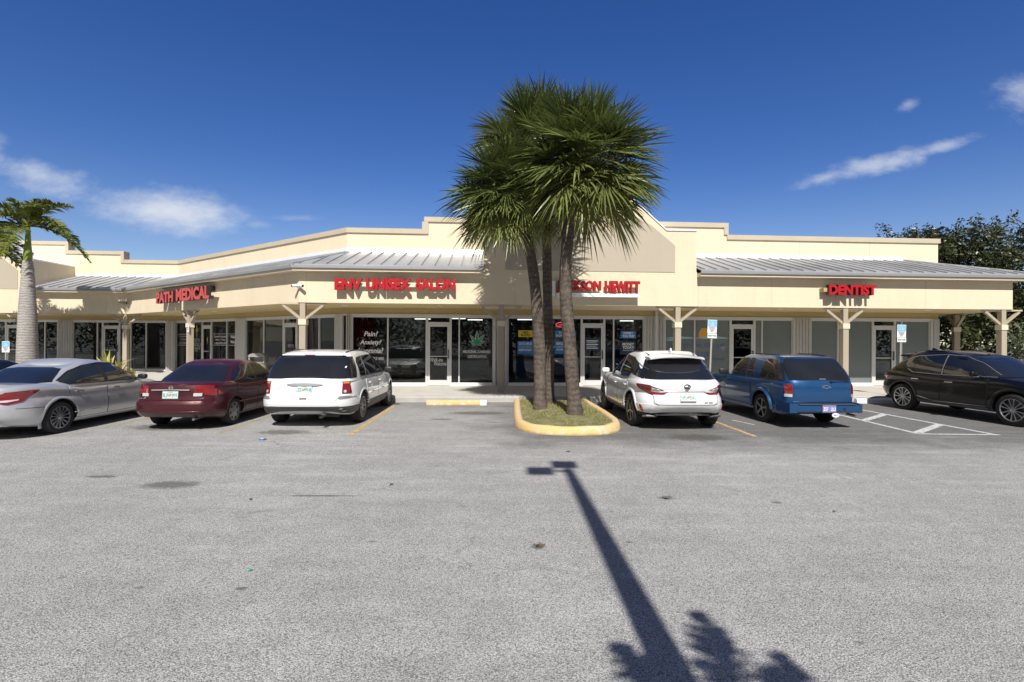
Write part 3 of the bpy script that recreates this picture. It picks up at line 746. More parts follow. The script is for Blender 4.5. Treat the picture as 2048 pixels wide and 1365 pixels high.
mark('bay_marking', [(-3.14, 13.7, -2.98, 9.4, .11, 'yellow_line'), (-5.62, 13.9, -5.46, 9.5, .12, 'faded_yellow_line'), (-8.2, 14.5, -8.0, 10.0, .12, 'faded_yellow_line'), (4.42, 13.2, 4.53, 9.5, .10, 'yellow_line'),
                     (4.60, 13.2, 4.72, 9.65, .09, 'blue_line', .0045), (5.75, 10.15, 6.45, 10.05, .16, 'blue_line'), (4.95, 11.5, 5.15, 10.85, .05, 'white_line')])
mark('hatched_marking', [(9.10, 14.4, 9.30, 9.84, .10, 'white_line'), (8.02, 14.4, 7.86, 9.9, .10, 'white_line'), (7.86, 9.87, 9.36, 9.82, .09, 'white_line', .0048),
                         (7.92, 10.0, 9.26, 11.05, .16, 'white_line', .0052), (7.95, 11.55, 9.2, 12.6, .16, 'white_line', .0052), (8.0, 13.1, 9.15, 14.1, .16, 'white_line', .0052), (9.42, 11.3, 9.47, 9.75, .06, 'blue_line')])

# ------------------------------------------------------------------ channel letter signs
def sign(name, label, fr, body_rows, rets=('sign_red', 'letter_return'), depth=.14, stand=.10, parts=()):
    """body_rows: (text, px0, px1, y_bottom, y_top, bold)"""
    c = fr.s(.5 * (body_rows[0][1] + body_rows[-1][2])); org = fr.pt(c, 0, fr.z(body_rows[0][1], body_rows[0][3]))
    e = empty(name, tuple(org)); tag(e, label, 'shop sign', 'red letter shop signs on the fascia'); inv = Matrix.Translation(-org)
    for (t, p0, p1, yb, yt, bold) in body_rows:
        m = MB(); d = -stand - .001
        a0, a1 = fr.s(p0, d - depth), fr.s(p1, d - depth); zb, zt = fr.z(p0, yb, d - depth), fr.z(p0, yt, d - depth)
        fr.text(m, t, a0, d, zb, a1 - a0, zt - zb, rets[0], rets[1], depth, bold)
        o = m.build('lettering', e); o.matrix_parent_inverse = inv
    for (nm, p0, p1, d0, d1, y0, y1, mm) in parts:
        m = MB(); dm = min(d0, d1); fr.box(m, fr.s(p0, dm), fr.s(p1, dm), d0, d1, fr.z(p0, y1, dm), fr.z(p0, y0, dm), mm)
        o = m.build(nm, e, bevel=.004); o.matrix_parent_inverse = inv
    return e


sign('shop_sign', 'red channel letters reading ENV UNISEX SALON on the cream fascia', FF,
     [('ENV', 668, 723, 580, 557, .06), ('UNISEX', 731, 821, 580, 556, .06), ('SALON', 830, 910, 580, 557, .06)], ('sign_red', 'red_return'), .11, .14,
     [('raceway', 676, 905, -.13, -.004, 566, 573, 'cream_cap')])
sign('shop_sign', 'faded red letters reading PATH MEDICAL on the angled wing fascia', FW,
     [('PATH', 311.5, 345, 607.5, 586, .05), ('MEDICAL', 351, 417, 603.5, 578.5, .05)], ('sign_faded_red', 'letter_return'), .17, .20,
     [('raceway', 316, 419, -.19, -.004, 584, 592, 'letter_return'), ('junction_box', 418, 427, -.2, -.004, 586, 595, 'cream_cap')])
sign('shop_sign', 'dark-sided red letters reading DENTIST at the right end of the fascia', FF,
     [('DENTIST', 1658, 1753, 590, 569, .055)], ('sign_red', 'letter_return'), .16, .16,
     [('raceway', 1659, 1744, -.15, -.004, 574, 585, 'letter_return'), ('junction_box', 1647, 1657, -.22, -.004, 576, 584, 'wood_tan')])
sign('shop_sign', 'dark red letters reading JACKSON HEWITT on a white raceway behind the palms', FF,
     [('JACKSON', 1113, 1202, 585.5, 561, .05), ('HEWITT', 1210, 1280, 585.5, 562, .05)], ('sign_red', 'letter_return'), .12, .16,
     [('raceway', 1112, 1279, -.24, -.006, 586, 593.5, 'white_trim'), ('end_box', 1104, 1110.5, -.22, -.006, 562, 592, 'white_trim')])


# ---- writing on the glass (thin vinyl, belongs to the building's windows)
def vinyl(fr, rows, d=DW - .016):
    m = MB()
    for r in rows:
        t, p0, p1, yb, yt, mm = r[:6]; bold = r[6] if len(r) > 6 else .0; sh = r[7] if len(r) > 7 else 0
        a0, a1 = fr.s(p0, d), fr.s(p1, d); zb, zt = fr.z(p0, yb, d), fr.z(p0, yt, d)
        fr.text(m, t, a0, d, zb, a1 - a0, zt - zb, mm, None, .002, bold, sh)
    return part(m, 'window_lettering')


vinyl(FF, [('Pain?', 728, 756, 673, 663, 'white_ink', .02, .25), ('Anxiety?', 720, 763, 692, 680, 'white_ink', .02, .25), ('Insomnia?', 716, 767, 707, 696, 'white_ink', .02, .25), ('RELIEF', 706, 731, 720.5, 714, 'white_ink', .015), ('AVAILABLE HERE', 728, 768, 720.5, 714.5, 'white_ink', .015)])
vinyl(FF, [('2639', 868, 884, 650.5, 645, 'white_ink', .02), ('754-265-7231', 859, 895, 691, 686.5, 'white_ink', .01, .1)])
vinyl(FF, [('Walk-ins', 861, 886, 724, 716, 'white_ink', .0, .3), ('Welcome', 869, 893, 731.5, 724, 'white_ink', .0, .3)], DW - .06)
vinyl(FF, [('MEDICINAL CANNABIS', 926, 981, 706.5, 701, 'white_ink', .012), ('CERTIFICATION', 935, 973, 716.5, 711, 'white_ink', .012)])
vinyl(FF, [('THE DENTAL GROUP', 1334, 1449, 695, 687, 'ink_blue', .0), ('954.485.1170', 1346, 1421, 713.5, 704.5, 'ink_blue', .02), ('Accepting New Patients', 1355, 1450, 721.5, 716, 'ink_blue', .0)])
vinyl(FF, [('2647', 1196, 1204, 660, 656, 'white_ink', .02)]); vinyl(FF, [('2655', 1473, 1482, 652, 648.5, 'ink_grey', .02), ('2659', 1762, 1771, 654, 650.5, 'ink_grey', .02)])
vinyl(FW, [('Lo Aceptamos', 359, 373, 675.5, 671, 'ink_grey'), ('Sin Citas', 361, 371, 681, 676.5, 'ink_grey'), ('autoaccidente', 359, 373, 688, 683, 'ink_grey')])
vinyl(FW, [('PATH', 387.5, 399, 684, 677, 'ink_grey'), ('MEDICAL', 386, 404.5, 693, 685.5, 'ink_grey'), ('CHIROPRACTIC', 387.5, 401, 699.5, 695, 'ink_grey'), ('CARE', 389, 396, 703.5, 700.5, 'ink_grey')])
vinyl(FW, [('Central Scheduling', 428, 453, 676.5, 671.5, 'white_ink'), ('24hrs / 7 Days', 431, 450.5, 682.5, 678, 'white_ink'), ('1-855-PATH-247', 430, 452, 689, 684.5, 'white_ink')])
vinyl(FW, [('Walk-ins', 461, 475, 677, 671, 'white_ink', .015), ('Welcome', 461, 475, 687, 681, 'white_ink', .015)])
vinyl(FW, [('OPEN 9-5', 575.5, 588, 691.5, 689.5, 'white_ink'), ('Mon - Fri', 576.5, 588, 695, 693.2, 'white_ink')], DW - .06)
for (p0, p1, y0) in ((357, 386, 669), (357, 386, 690.5), (426, 455, 668.5), (426, 455, 690.7), (456.5, 474, 668.5), (456.5, 474, 690.7)):
    mb = MB(); FW.box(mb, FW.s(p0, DW), FW.s(p1, DW), DW - .016, DW - .0135, FW.z(p0, y0 + .5, DW), FW.z(p0, y0 - .5, DW), 'ink_grey'); part(mb, 'window_stripe')


def blob(fr, px, py, pts, scale, m, d=DW - .016, z2=0.0):
    a, z = fr.s(px, d), fr.z(px, py, d); return [fr.pt(a + x * scale, d - z2, z + y * scale) for x, y in pts]


# cannabis leaf decal: seven pointed leaflets, pale outline below
mb = MB(); lx, ly = 954, 684
for mm, gro, off in (('white_ink', 1.14, 0), ('leaf_green', 1.0, .002)):
    for i, (ang, ln, w) in enumerate([(0, .45, .085), (38, .40, .075), (-38, .40, .075), (72, .30, .06), (-72, .30, .06), (108, .17, .045), (-108, .17, .045)]):
        q = []; ca, sa = math.sin(R(ang)), math.cos(R(ang)); n = 9
        for k in range(n): t = k / (n - 1); q.append((t, math.sin(math.pi * t ** .8) * (1 if k % 2 else .82)))
        P = [(t * ln, w_ * w * .62) for t, w_ in q] + [(t * ln, -w_ * w * .62) for t, w_ in q[::-1][1:-1]]
        P = [(.02 + (a - .02) * (1.04 if gro > 1 else 1), b * (1.3 if gro > 1 else 1)) for a, b in P]
        pts = blob(FF, lx, ly + 4, [(a * ca + b * sa, a * sa - b * ca) for a, b in P], 1.0, mm, z2=off + i * .00012)
        mb.add(pts, [tuple(range(len(pts)))], mm)
s_, z_ = FF.s(lx, DW), FF.z(lx, ly + 4, DW); FF.box(mb, s_ - .006, s_ + .006, DW - .0185, DW - .016, z_ - .17, z_, 'leaf_green')
part(mb, 'leaf_decal')
# dental logo: half sun above two pale waves
mb = MB()
pts = blob(FF, 1409, 670, [(math.cos(t * .26) * .22, math.sin(t * .26) * .26) for t in range(-2, 15)], 1, ''); mb.add(pts, [tuple(range(len(pts)))], 'ink_orange')
for (px, py, wd, hh) in ((1362, 677, .62, .06), (1425, 677, .66, .07), (1345, 681, .30, .04)):
    pts = blob(FF, px, py, [(-wd + 2 * wd * t / 14, hh * math.sin(math.pi * t / 14)) for t in range(15)] + [(wd - 2 * wd * t / 14, -.35 * hh * math.sin(math.pi * t / 14)) for t in range(1, 14)], 1, '', z2=.001); mb.add(pts, [tuple(range(len(pts)))], 'ink_pale_blue')
part(mb, 'logo_decal')
mb = MB()   # medical clinic emblem: slim gold figure, on the window and the door
for (px, py, k, d) in ((393.5, 664, .55, DW - .016), (414.5, 682, .34, DW - .06)):
    F = [(-.10, -.5), (-.02, -.15), (-.12, .1), (-.30, -.05), (-.12, .28), (-.06, .32), (-.09, .46), (0, .55), (.09, .46), (.06, .32), (.12, .28), (.32, -.05), (.14, .12), (.06, -.15), (.16, -.5), (.03, -.28)]
    pts = blob(FW, px, py, F, k, '', d); mb.add(pts, [tuple(range(len(pts)))], 'gold')
part(mb, 'emblem_decal')


# ---- posters hung inside the tax office window
def poster(label, p0, p1, y0, y1, m, rows, tilt=0):
    d = DW - .0135; b = MB(); a0, a1 = FF.s(p0, d), FF.s(p1, d); z0, z1 = FF.z(p0, y1, d), FF.z(p0, y0, d)
    FF.box(b, a0, a1, d - .006, d - .0005, z0, z1, m)
    for (t, x0, x1, yb, yt, mm) in rows:
        FF.text(b, t, FF.s(x0, d), d - .0062, FF.z(x0, yb, d), FF.s(x1, d) - FF.s(x0, d), FF.z(x0, yt, d) - FF.z(x0, yb, d), mm, None, .002, .022)
    o = b.build('poster', None); return tag(o, label, 'poster', 'posters in the tax office window')


poster('yellow NEED BUCKS poster in the window left of the palm trunks', 1036.5, 1070, 661, 674.5, 'poster_yellow', [('NEED', 1045, 1057, 667.5, 663, 'ink_black'), ('BUCKS?', 1042, 1061, 672.5, 668.5, 'ink_black')])
poster('dark blue DOUBLE REFUND poster below the yellow one', 1035, 1072, 682.5, 708.5, 'poster_blue', [('DOUBLE', 1038, 1064, 690, 685, 'white_ink'), ('DOUBLE', 1038, 1064, 696, 691.5, 'ink_pale_blue'), ('REFUND!', 1038, 1064, 702.5, 698, 'white_ink')])
poster('small blue TAXES DONE poster between the palm trunks', 1110, 1152, 662, 675.5, 'poster_blue', [('TAXES', 1117, 1142, 668, 663.8, 'white_ink'), ('DONE RIGHT', 1112, 1148, 673.7, 669.5, 'white_ink')])
poster('blue BIGGEST REFUND poster between the palm trunks', 1109, 1152, 682.5, 708.5, 'poster_blue', [('BIGGEST', 1113, 1147, 690, 685, 'white_ink'), ('REFUND', 1113, 1147, 696.5, 692, 'ink_pale_blue'), ('GUARANTEED', 1113, 1147, 701.5, 698, 'white_ink')])
poster('bright blue EXPERT TAX PREP poster right of the tax office door', 1242, 1271.5, 663, 677, 'poster_blue', [('EXPERT', 1247, 1266, 669, 664.8, 'white_ink'), ('TAX PREP', 1245, 1269, 675, 670.5, 'white_ink')])
poster('black and blue MONEY TODAY poster right of the tax office door', 1240, 1271.5, 683, 709.5, 'poster_dark', [('MONEY', 1245, 1268, 691.5, 686, 'white_ink'), ('TODAY!', 1245, 1268, 698, 692.5, 'white_ink'), ('GUARANTEE', 1246, 1267, 702.5, 699.5, 'ink_pale_blue')])
d = DW - .06
b = MB(); FF.box(b, FF.s(1170, d), FF.s(1200, d), d - .006, d, FF.z(1170, 702, d), FF.z(1170, 677, d), 'poster_dark')
for i in range(5): FF.box(b, FF.s(1173, d), FF.s(1196 - 3 * (i % 2), d), d - .009, d - .0061, FF.z(1173, 683.2 + i * 3.6, d), FF.z(1173, 681.4 + i * 3.6, d), 'ink_pale_blue' if i % 2 else 'white_ink')
tag(b.build('poster'), 'dark blue opening hours poster on the tax office door', 'poster', 'posters in the tax office window')
b = MB(); pts = []
for k in range(40): t = k / 39 * 2 * math.pi; pts.append(FF.pt(FF.s(1123, DW + .3) + .21 * math.cos(t), DW + .28, FF.z(1123, 650, DW + .3) + .085 * math.sin(t)))
b.tube(pts, .014, 'neon_red', 6, False); FF.text(b, 'OPEN', FF.s(1117, DW + .3), DW + .28, FF.z(1117, 652, DW + .3), .24, .06, 'neon_red', None, .01, .01)
tag(b.build('neon_sign'), 'small glowing red oval neon OPEN sign behind the tax office glass', 'neon sign')
# red curtain, counter and chairs in the salon
b = MB(); n = 46; a0, a1 = FF.s(706, DW + .35), FF.s(748, DW + .35); rows = []
for i in range(n): q = i / (n - 1); rows.append((a0 + (a1 - a0) * q, DW + .35 + .035 * math.sin(q * 60)))
vs = [FF.pt(s_, dd, z) for s_, dd in rows for z in (ZS + .05, 2.55)]; b.add(vs, [(2 * i, 2 * i + 2, 2 * i + 3, 2 * i + 1) for i in range(n - 1)], 'red_curtain')
tag(b.build('curtain', smooth=60), 'tall dark red curtain hanging inside the salon window', 'curtain')


def chair(px, dd, label):
    s_ = FF.s(px, dd); e = empty('cafe_chair', tuple(FF.pt(s_, dd, ZS)), A); tag(e, label, 'chair', 'cafe chairs in the salon window')
    b = MB(); b.box((0, 0, .45), (.36, .36, .03), 'pale_plastic'); b.build('seat', e, bevel=.008)
    b = MB(); pts = [Vector((.17 * math.cos(t * math.pi / 10), -.19, .70 + .13 * math.sin(t * math.pi / 10))) for t in range(11)] + [Vector((-.13, -.19, .58)), Vector((.13, -.19, .58))]
    b.prism(pts, (0, .02, 0), 'pale_plastic'); b.build('backrest', e)
    for x in (-.16, .16):
        for y in (-.18, .16):
            b = MB(); b.tube([(x * 1.15, y * 1.1, 0), (x, y, .45)] + ([(x * .8, y, .70)] if y < 0 else []), .012, 'chrome', 6); b.build('leg', e)
    return e


chair(788, DW + 1.1, 'leftmost pale chair inside the salon window'); chair(813, DW + .9, 'middle pale chair inside the salon window'); chair(843, DW + .9, 'pale chair inside the salon window beside the door')
b = MB(); FF.box(b, FF.s(1030, DW + 1.6), FF.s(1150, DW + 1.6), DW + 1.6, DW + 2.2, ZS, ZS + 1.0, 'canopy_blue'); FF.box(b, FF.s(1028, DW + 1.6), FF.s(1152, DW + 1.6), DW + 1.57, DW + 2.23, ZS + 1.001, ZS + 1.05, 'pale_plastic')
tag(b.build('reception_counter'), 'long teal reception counter inside the tax office', 'counter')
b = MB(); FF.box(b, FF.s(977, DW + .3), FF.s(984, DW + .3), DW + .3, DW + .35, ZS, 2.25, 'wood_tan'); tag(b.build('screen_panel'), 'upright tan panel at the right edge of the salon window', 'screen')


# ---- security cameras
def seccam(fr, px, py, label, dark=False):
    s_, z = fr.s(px, -.15), fr.z(px, py, -.15); e = empty('security_camera', tuple(fr.pt(s_, -.002, z)), math.atan2(fr.u.y, fr.u.x)); tag(e, label, 'security camera', 'security cameras on the fascia')
    mm = 'gutter_grey' if dark else 'white_trim'
    b = MB(); b.box((0, -.05, 0), (.10, .09, .10), mm); b.build('bracket', e, bevel=.01)
    for q in (-1, 1):
        b = MB(); b.tube([(q * .03, -.10, .02), (q * .16, -.20, .0)], .045, mm, 12); b.tube([(q * .16, -.20, .0), (q * .165, -.205, 0)], .036, 'black_plastic', 12); b.build('camera_head', e, smooth=40)


seccam(FF, 595, 572.5, 'white twin-head security camera near the bend of the fascia'); seccam(FL, 247, 606.5, 'grey twin-head security camera on the shaded far left fascia', True)


# ---- accessible parking signs
def ada(px, y_top, Y, tilt, label, hgt=None, two=True):
    k = .84; z = CH + (682.5 + ROLL * (px - 1024) - y_top) * Y / 1024; x = (px - 1024) * Y / 1024
    z /= k; e = empty('parking_sign', (x, Y, 0)); e.scale = (k, k, k); tag(e, label, 'parking sign', 'accessible parking signs'); e.rotation_euler = (0, R(tilt), R(rng.uniform(-4, 4)))
    b = MB(); b.box((0, .02, z / 2), (.05, .035, z), 'galvanised'); b.box((.017, 0, z / 2), (.012, .02, z - .02), 'galvanised'); b.build('post', e)
    b = MB(); b.box((0, -.012, z - .225), (.305, .004, .45), 'sign_white'); o = b.build('sign_plate', e, bevel=.0015)
    b = MB(); b.box((0, -.0165, z - .12), (.285, .003, .21), 'ada_blue')
    fn = lambda ox, oz: (lambda X, Y_, q: Vector((ox + X, -.018 - q, oz + Y_)))
    c = Vector((0, -.0195, z - .12))   # wheelchair symbol
    b.tube([c + Vector((.045 * math.cos(t * .3) - .008, 0, .045 * math.sin(t * .3) - .03)) for t in range(9, 24)], .007, 'sign_white', 6)
    b.tube([c + Vector((-.012, 0, .045)), c + Vector((-.008, 0, -.01)), c + Vector((.035, 0, -.012)), c + Vector((.055, 0, -.06)), c + Vector((.07, 0, -.055))], .008, 'sign_white', 6); b.tube([c + Vector((-.008, 0, .015)), c + Vector((.03, 0, .013))], .006, 'sign_white', 6)
    b.lathe([(.001, -.002), (.014, -.002), (.014, .004), (.001, .004)], 'sign_white', 10, 'x', c + Vector((-.012, 0, .065)))
    for i, t in enumerate(('PARKING BY', 'DISABLED', 'PERMIT', 'ONLY')): put_text(b, t, fn(-.025 * len(t) / 2.2, z - .27 - i * .045), .025 * len(t) / 1.1, .026, 'ink_black', None, .002, .01)
    b.build('symbol', o)
    if two:
        b = MB(); b.box((.01, -.012, z - .535), (.305, .004, .15), 'sign_white'); put_text(b, '$250 FINE', fn(-.12, z - .56), .26, .055, 'ink_black', None, .002, .012); b.build('fine_plate', e)


ada(1418, 640, 14.35, 2.2, 'blue and white disabled parking sign behind the white hatchback-style SUV')
ada(1799.5, 650, 15.2, 1.2, 'blue and white disabled parking sign behind the black SUV'); ada(12, 683, 17.5, 0, 'pale disabled parking sign beside the grey palm trunk at far left', two=False)
# small red and white notice on the column in front of the clinic
b = MB(); s_ = FW.s(377, .0); z0 = FW.z(377, 665, 0); FW.box(b, s_ - .10, s_ + .06, -.012, -.004, z0, z0 + .28, 'sign_white')
for k in range(4): FW.box(b, s_ - .06 + .05 * (k % 2), s_ - .025 + .05 * (k % 2), -.0135, -.012, z0 + .09 + .07 * (k // 2), z0 + .135 + .07 * (k // 2), 'sign_faded_red')
tag(b.build('notice'), 'small red and white notice fixed to the clinic column', 'notice')
# ---- waste bin
p = at(517, 745, 19.6); p.z = ZS
e = empty('waste_bin', tuple(p), A); tag(e, 'stone-sided waste bin with arched grey hood on the walkway', 'waste bin')
b = MB(); b.lathe([(.001, 0), (.27, 0), (.29, .05), (.29, .66), (.001, .66)], 'bin_stone', 24); b.build('body', e, smooth=40)
b = MB(); b.lathe([(.30, .661), (.31, .70), (.31, .74), (.001, .74)], 'bin_grey', 24)
for x in (-.27, .27): b.box((x, 0, .84), (.05, .36, .24), 'bin_grey')
b.prism([Vector((.31 * math.cos(t * math.pi / 12), -.2, .95 + .13 * math.sin(t * math.pi / 12))) for t in range(13)] + [Vector((-.26 + .52 * t / 1, -.2, .93)) for t in range(2)], (0, .4, 0), 'bin_grey'); b.build('hood', e, bevel=.006)
p = at(553, 745, 19.0); p.z = ZS
b = MB(); b.lathe([(.001, 0), (.16, 0), (.16, .03), (.03, .05), (.03, .9), (.11, .92), (.11, .97), (.001, .97)], 'bronze', 16); tag(b.build('ash_stand', smooth=40), 'slim dark ash stand beside the waste bin', 'ash stand').location = p


# ---- wheel stops
def wheelstop(x, y, ln, m, label, worn=None, rz=0):
    e = MB(); h, w = .13, .15
    prof = [(-w / 2, 0), (w / 2, 0), (w / 2 - .02, h * .8), (w / 2 - .04, h), (-w / 2 + .04, h), (-w / 2 + .02, h * .8)]
    x0 = -ln / 2; x1 = ln / 2 if not worn else ln / 2 - worn
    e.prism([Vector((x0, a, b)) for a, b in prof], (x1 - x0, 0, 0), m)
    if worn: e.prism([Vector((x1 + .0005, a, b)) for a, b in prof], (worn, 0, 0), 'white_trim')
    o = e.build('wheel_stop'); o.location = (x, y, 0); o.rotation_euler = (0, 0, rz); return tag(o, label, 'wheel stop', 'concrete wheel stops')


wheelstop(-1.50, 13.95, 1.62, 'yellow_kerb_paint', 'yellow wheel stop with a bare white end in the empty bay', .17, A)
wheelstop(10.95, 14.95, 1.9, 'white_trim', 'white wheel stop beside the black SUV', None, A)
# ---- litter
b = MB(); b.prism([Vector((-.05, -.03, 0)), Vector((.045, -.035, 0)), Vector((.06, .02, 0)), Vector((-.03, .04, 0))], (.01, 0, .022), 'litter_blue'); b.box((.0, .0, .026), (.05, .02, .006), 'sign_white')
o = tag(b.build('packet'), 'small crumpled blue packet lying on the asphalt', 'litter'); o.location = (-4.35, 8.93, 0)
b = MB(); b.lathe([(.001, -.05), (.016, -.05), (.018, -.04), (.018, .02), (.008, .04), (.008, .05), (.001, .05)], 'litter_green', 12, 'x', (0, 0, .018)); o = tag(b.build('plastic_scrap', smooth=40), 'tiny green plastic scrap lying on the asphalt', 'litter'); o.location = (-1.97, 3.87, 0); o.rotation_euler = (0, 0, .4); o.scale = (.32, .55, .55)
b = MB()
for k in range(14):
    a = rng.uniform(0, 6.3); r = rng.uniform(0, .05); q = Vector((r * math.cos(a), r * math.sin(a), rng.uniform(.002, .02))); u = Vector((math.cos(a * 3), math.sin(a * 3), .3)).normalized() * .025; v = Vector((-u.y, u.x, 0)) * .5
    b.add([q - u, q + v, q + u, q - v], [(0, 1, 2, 3)], 'dead_leaf')
o = tag(b.build('dead_leaf', fix=False), 'dark curled dead leaf on the asphalt', 'dead leaf'); o.location = (.24, 4.37, 0)
for (x, y, q) in ((-1.45, 6.2, 1), (1.72, 5.7, 2), (3.35, 5.3, 3), (-2.85, 5.6, 4), (.9, 8.1, 5)):
    b = MB(); b.add([(-.05, 0, .003), (0, .018, .02), (.05, 0, .006), (0, -.018, .012)], [(0, 1, 2, 3)], 'dead_leaf'); o = b.build('twig_leaf', fix=False); o.location = (x, y, 0); o.rotation_euler = (0, 0, q * 1.3)
    tag(o, 'small dry leaf scrap lying on the open asphalt', 'dead leaf', 'dry leaf scraps on the asphalt')


# ------------------------------------------------------------------ planting island
def island_outline(inset, n=22):
    x0, x1, yb, yc = .06 + inset, 2.24 - inset, 14.45, 10.75 + .0 * inset; r = (x1 - x0) / 2; xc = (x0 + x1) / 2
    pts = [(x0, yb), (x0 - .02, 13), (x0 - .01, 11.8)]
    for k in range(n + 1):
        a = math.pi + math.pi * k / n; pts.append((xc + r * math.copysign(abs(math.cos(a)) ** .8, math.cos(a)), yc + r * 1.15 * math.copysign(abs(math.sin(a)) ** .86, math.sin(a))))
    return pts + [(x1 + .0, 11.8), (x1 - .06, 13), (x1 - .12, yb)]


e = empty('planting_island', (1.15, 12.2, 0)); tag(e, 'round-ended planting island with a yellow painted kerb and dry grass', 'planting island'); inv = Matrix.Translation((-1.15, -12.2, 0))
b = MB(); prof = [(0, 0), (.015, .10), (.05, .148), (.09, .155), (.14, .15), (.17, .12), (.17, .02)]; rows = [island_outline(i) for i, _ in prof]; n = len(rows[0])
vs = []
for (ins, z), row in zip(prof, rows):
    for k, (x, y) in enumerate(row): vs.append((x + .006 * math.sin(k * 2.1), y + .006 * math.sin(k * 1.7), z + (.006 * math.sin(k * 1.3) if z > .1 else 0)))
b.add(vs, [(j * n + k, j * n + k + 1, (j + 1) * n + k + 1, (j + 1) * n + k) for j in range(len(prof) - 1) for k in range(n - 1)], 'yellow_kerb_paint')
o = b.build('kerb_edge', e, smooth=50); o.matrix_parent_inverse = inv
b = MB(); row = island_outline(.165); cx = [1.15, 12.2]; vs = []
for q in (1, .85, .6, .3):
    for k, (x, y) in enumerate(row): vs.append((cx[0] + (x - cx[0]) * q, cx[1] + (y - cx[1]) * q, .10 + .10 * (1 - q) + (0 if q == 1 else rng.uniform(-.012, .012))))
fs = [(j * n + k, j * n + (k + 1) % n, (j + 1) * n + (k + 1) % n, (j + 1) * n + k) for j in range(3) for k in range(n)] + [tuple(3 * n + k for k in range(n))]
b.add(vs, fs, 'dry_grass_soil'); o = b.build('soil_bed', e, smooth=60); o.matrix_parent_inverse = inv
b = MB()
for k in range(6500):
    x, y = rng.uniform(.25, 2.05), rng.uniform(9.75, 14.4)
    if y < 10.9 and ((x - 1.15) / .9) ** 2 + ((y - 10.75) / 1.08) ** 2 > .96: continue
    clump = math.sin(x * 5.1 + 1) * math.sin(y * 3.7 + x * 2) + rng.uniform(-.5, .5)
    if clump < .02: continue
    q = max(abs(x - 1.15) / .95, abs(y - 12.2) / 2.4); z = .10 + .10 * (1 - q); h = rng.uniform(.025, .075); a = rng.uniform(0, 6.3); t = rng.random()
    w = Vector((math.cos(a), math.sin(a), 0)) * .006; l = Vector((rng.uniform(-1, 1), rng.uniform(-1, 1), 0)) * h * .7; p = Vector((x, y, z))
    b.add([p - w, p + w, p + l + Vector((0, 0, h))], [(0, 1, 2)], 'grass_blade', (t, rng.random() * .4))
g = b.build('grass', fix=False); tag(g, 'thin dry grass tufts growing in the planting island', 'grass', kind='stuff')


# ------------------------------------------------------------------ palms
def fan_crown(b, c, n, pet, blade, seed, low=-58, nl=38):
    rg = random.Random(seed); c = Vector(c); Z = Vector((0, 0, 1))
    for i in range(n):
        q = (i + .5) / n; el = R(84 + (low - 84) * q ** .85 + rg.uniform(-7, 7)); az = i * 2.39996 + rg.uniform(-.3, .3)
        d = Vector((math.cos(az) * math.cos(el), math.sin(az) * math.cos(el), math.sin(el)))
        lp = pet * rg.uniform(.8, 1.12); droop = .10 + .16 * max(0, math.cos(el))
        pts = [c + d * lp * t - Z * droop * lp * t * t for t in (0, .35, .7, 1.0)]
        old = max(0, q - .62) * 1.5; tn = (max(0, min(1, .20 + .42 * q + rg.uniform(-.22, .3))), min(1, old * rg.random()))
        b.tube(pts, [.022, .017, .014, .012], 'fan_palm_leaf', 5, False, (min(1, tn[0] + .25), tn[1] * .5))
        t = (pts[3] - pts[2]).normalized(); s = t.cross(Z)
        if s.length < .05: s = Vector((math.cos(az + 1.57), math.sin(az + 1.57), 0))
        s.normalize(); nrm = s.cross(t).normalized(); rol = rg.uniform(-.35, .35); s = (s * math.cos(rol) + nrm * math.sin(rol)).normalized(); nrm = s.cross(t).normalized()
        L = blade * rg.uniform(.85, 1.12); E = pts[3]
        for k in range(nl):
            a = R(-112 + 224 * k / (nl - 1)) + rg.uniform(-.04, .04); ln = L * (.56 + .44 * math.cos(a * .62)) * rg.uniform(.86, 1.08)
            base = E + t * L * .16 * (1 - abs(a) / 2.4)
            u = (t * math.cos(a) + s * math.sin(a) + nrm * (.26 * abs(math.sin(a)) + rg.uniform(-.10, .10))).normalized()
            sag = rg.uniform(.06, .27) * ln * (.55 + .8 * q); w = .020 * L / .9
            wv = (s * math.cos(a) - t * math.sin(a)).normalized(); wv = (wv + nrm * rg.uniform(-.8, .8)).normalized()
            P = [base + u * ln * x - Z * sag * x ** 2.4 for x in (0, .40, .72, 1.0)]
            W_ = [w * .5, w * 1.0, w * .72, 0.002]
            vs = [p + wv * sg * x for p, x in zip(P, W_) for sg in (-1, 1)]
            tt = (max(0, min(1, tn[0] + rg.uniform(-.12, .16))), min(1, tn[1] + (.35 if rg.random() < .04 else 0)))
            b.add(vs, [(0, 1, 3, 2), (2, 3, 5, 4), (4, 5, 7, 6)], 'fan_palm_leaf', tt)


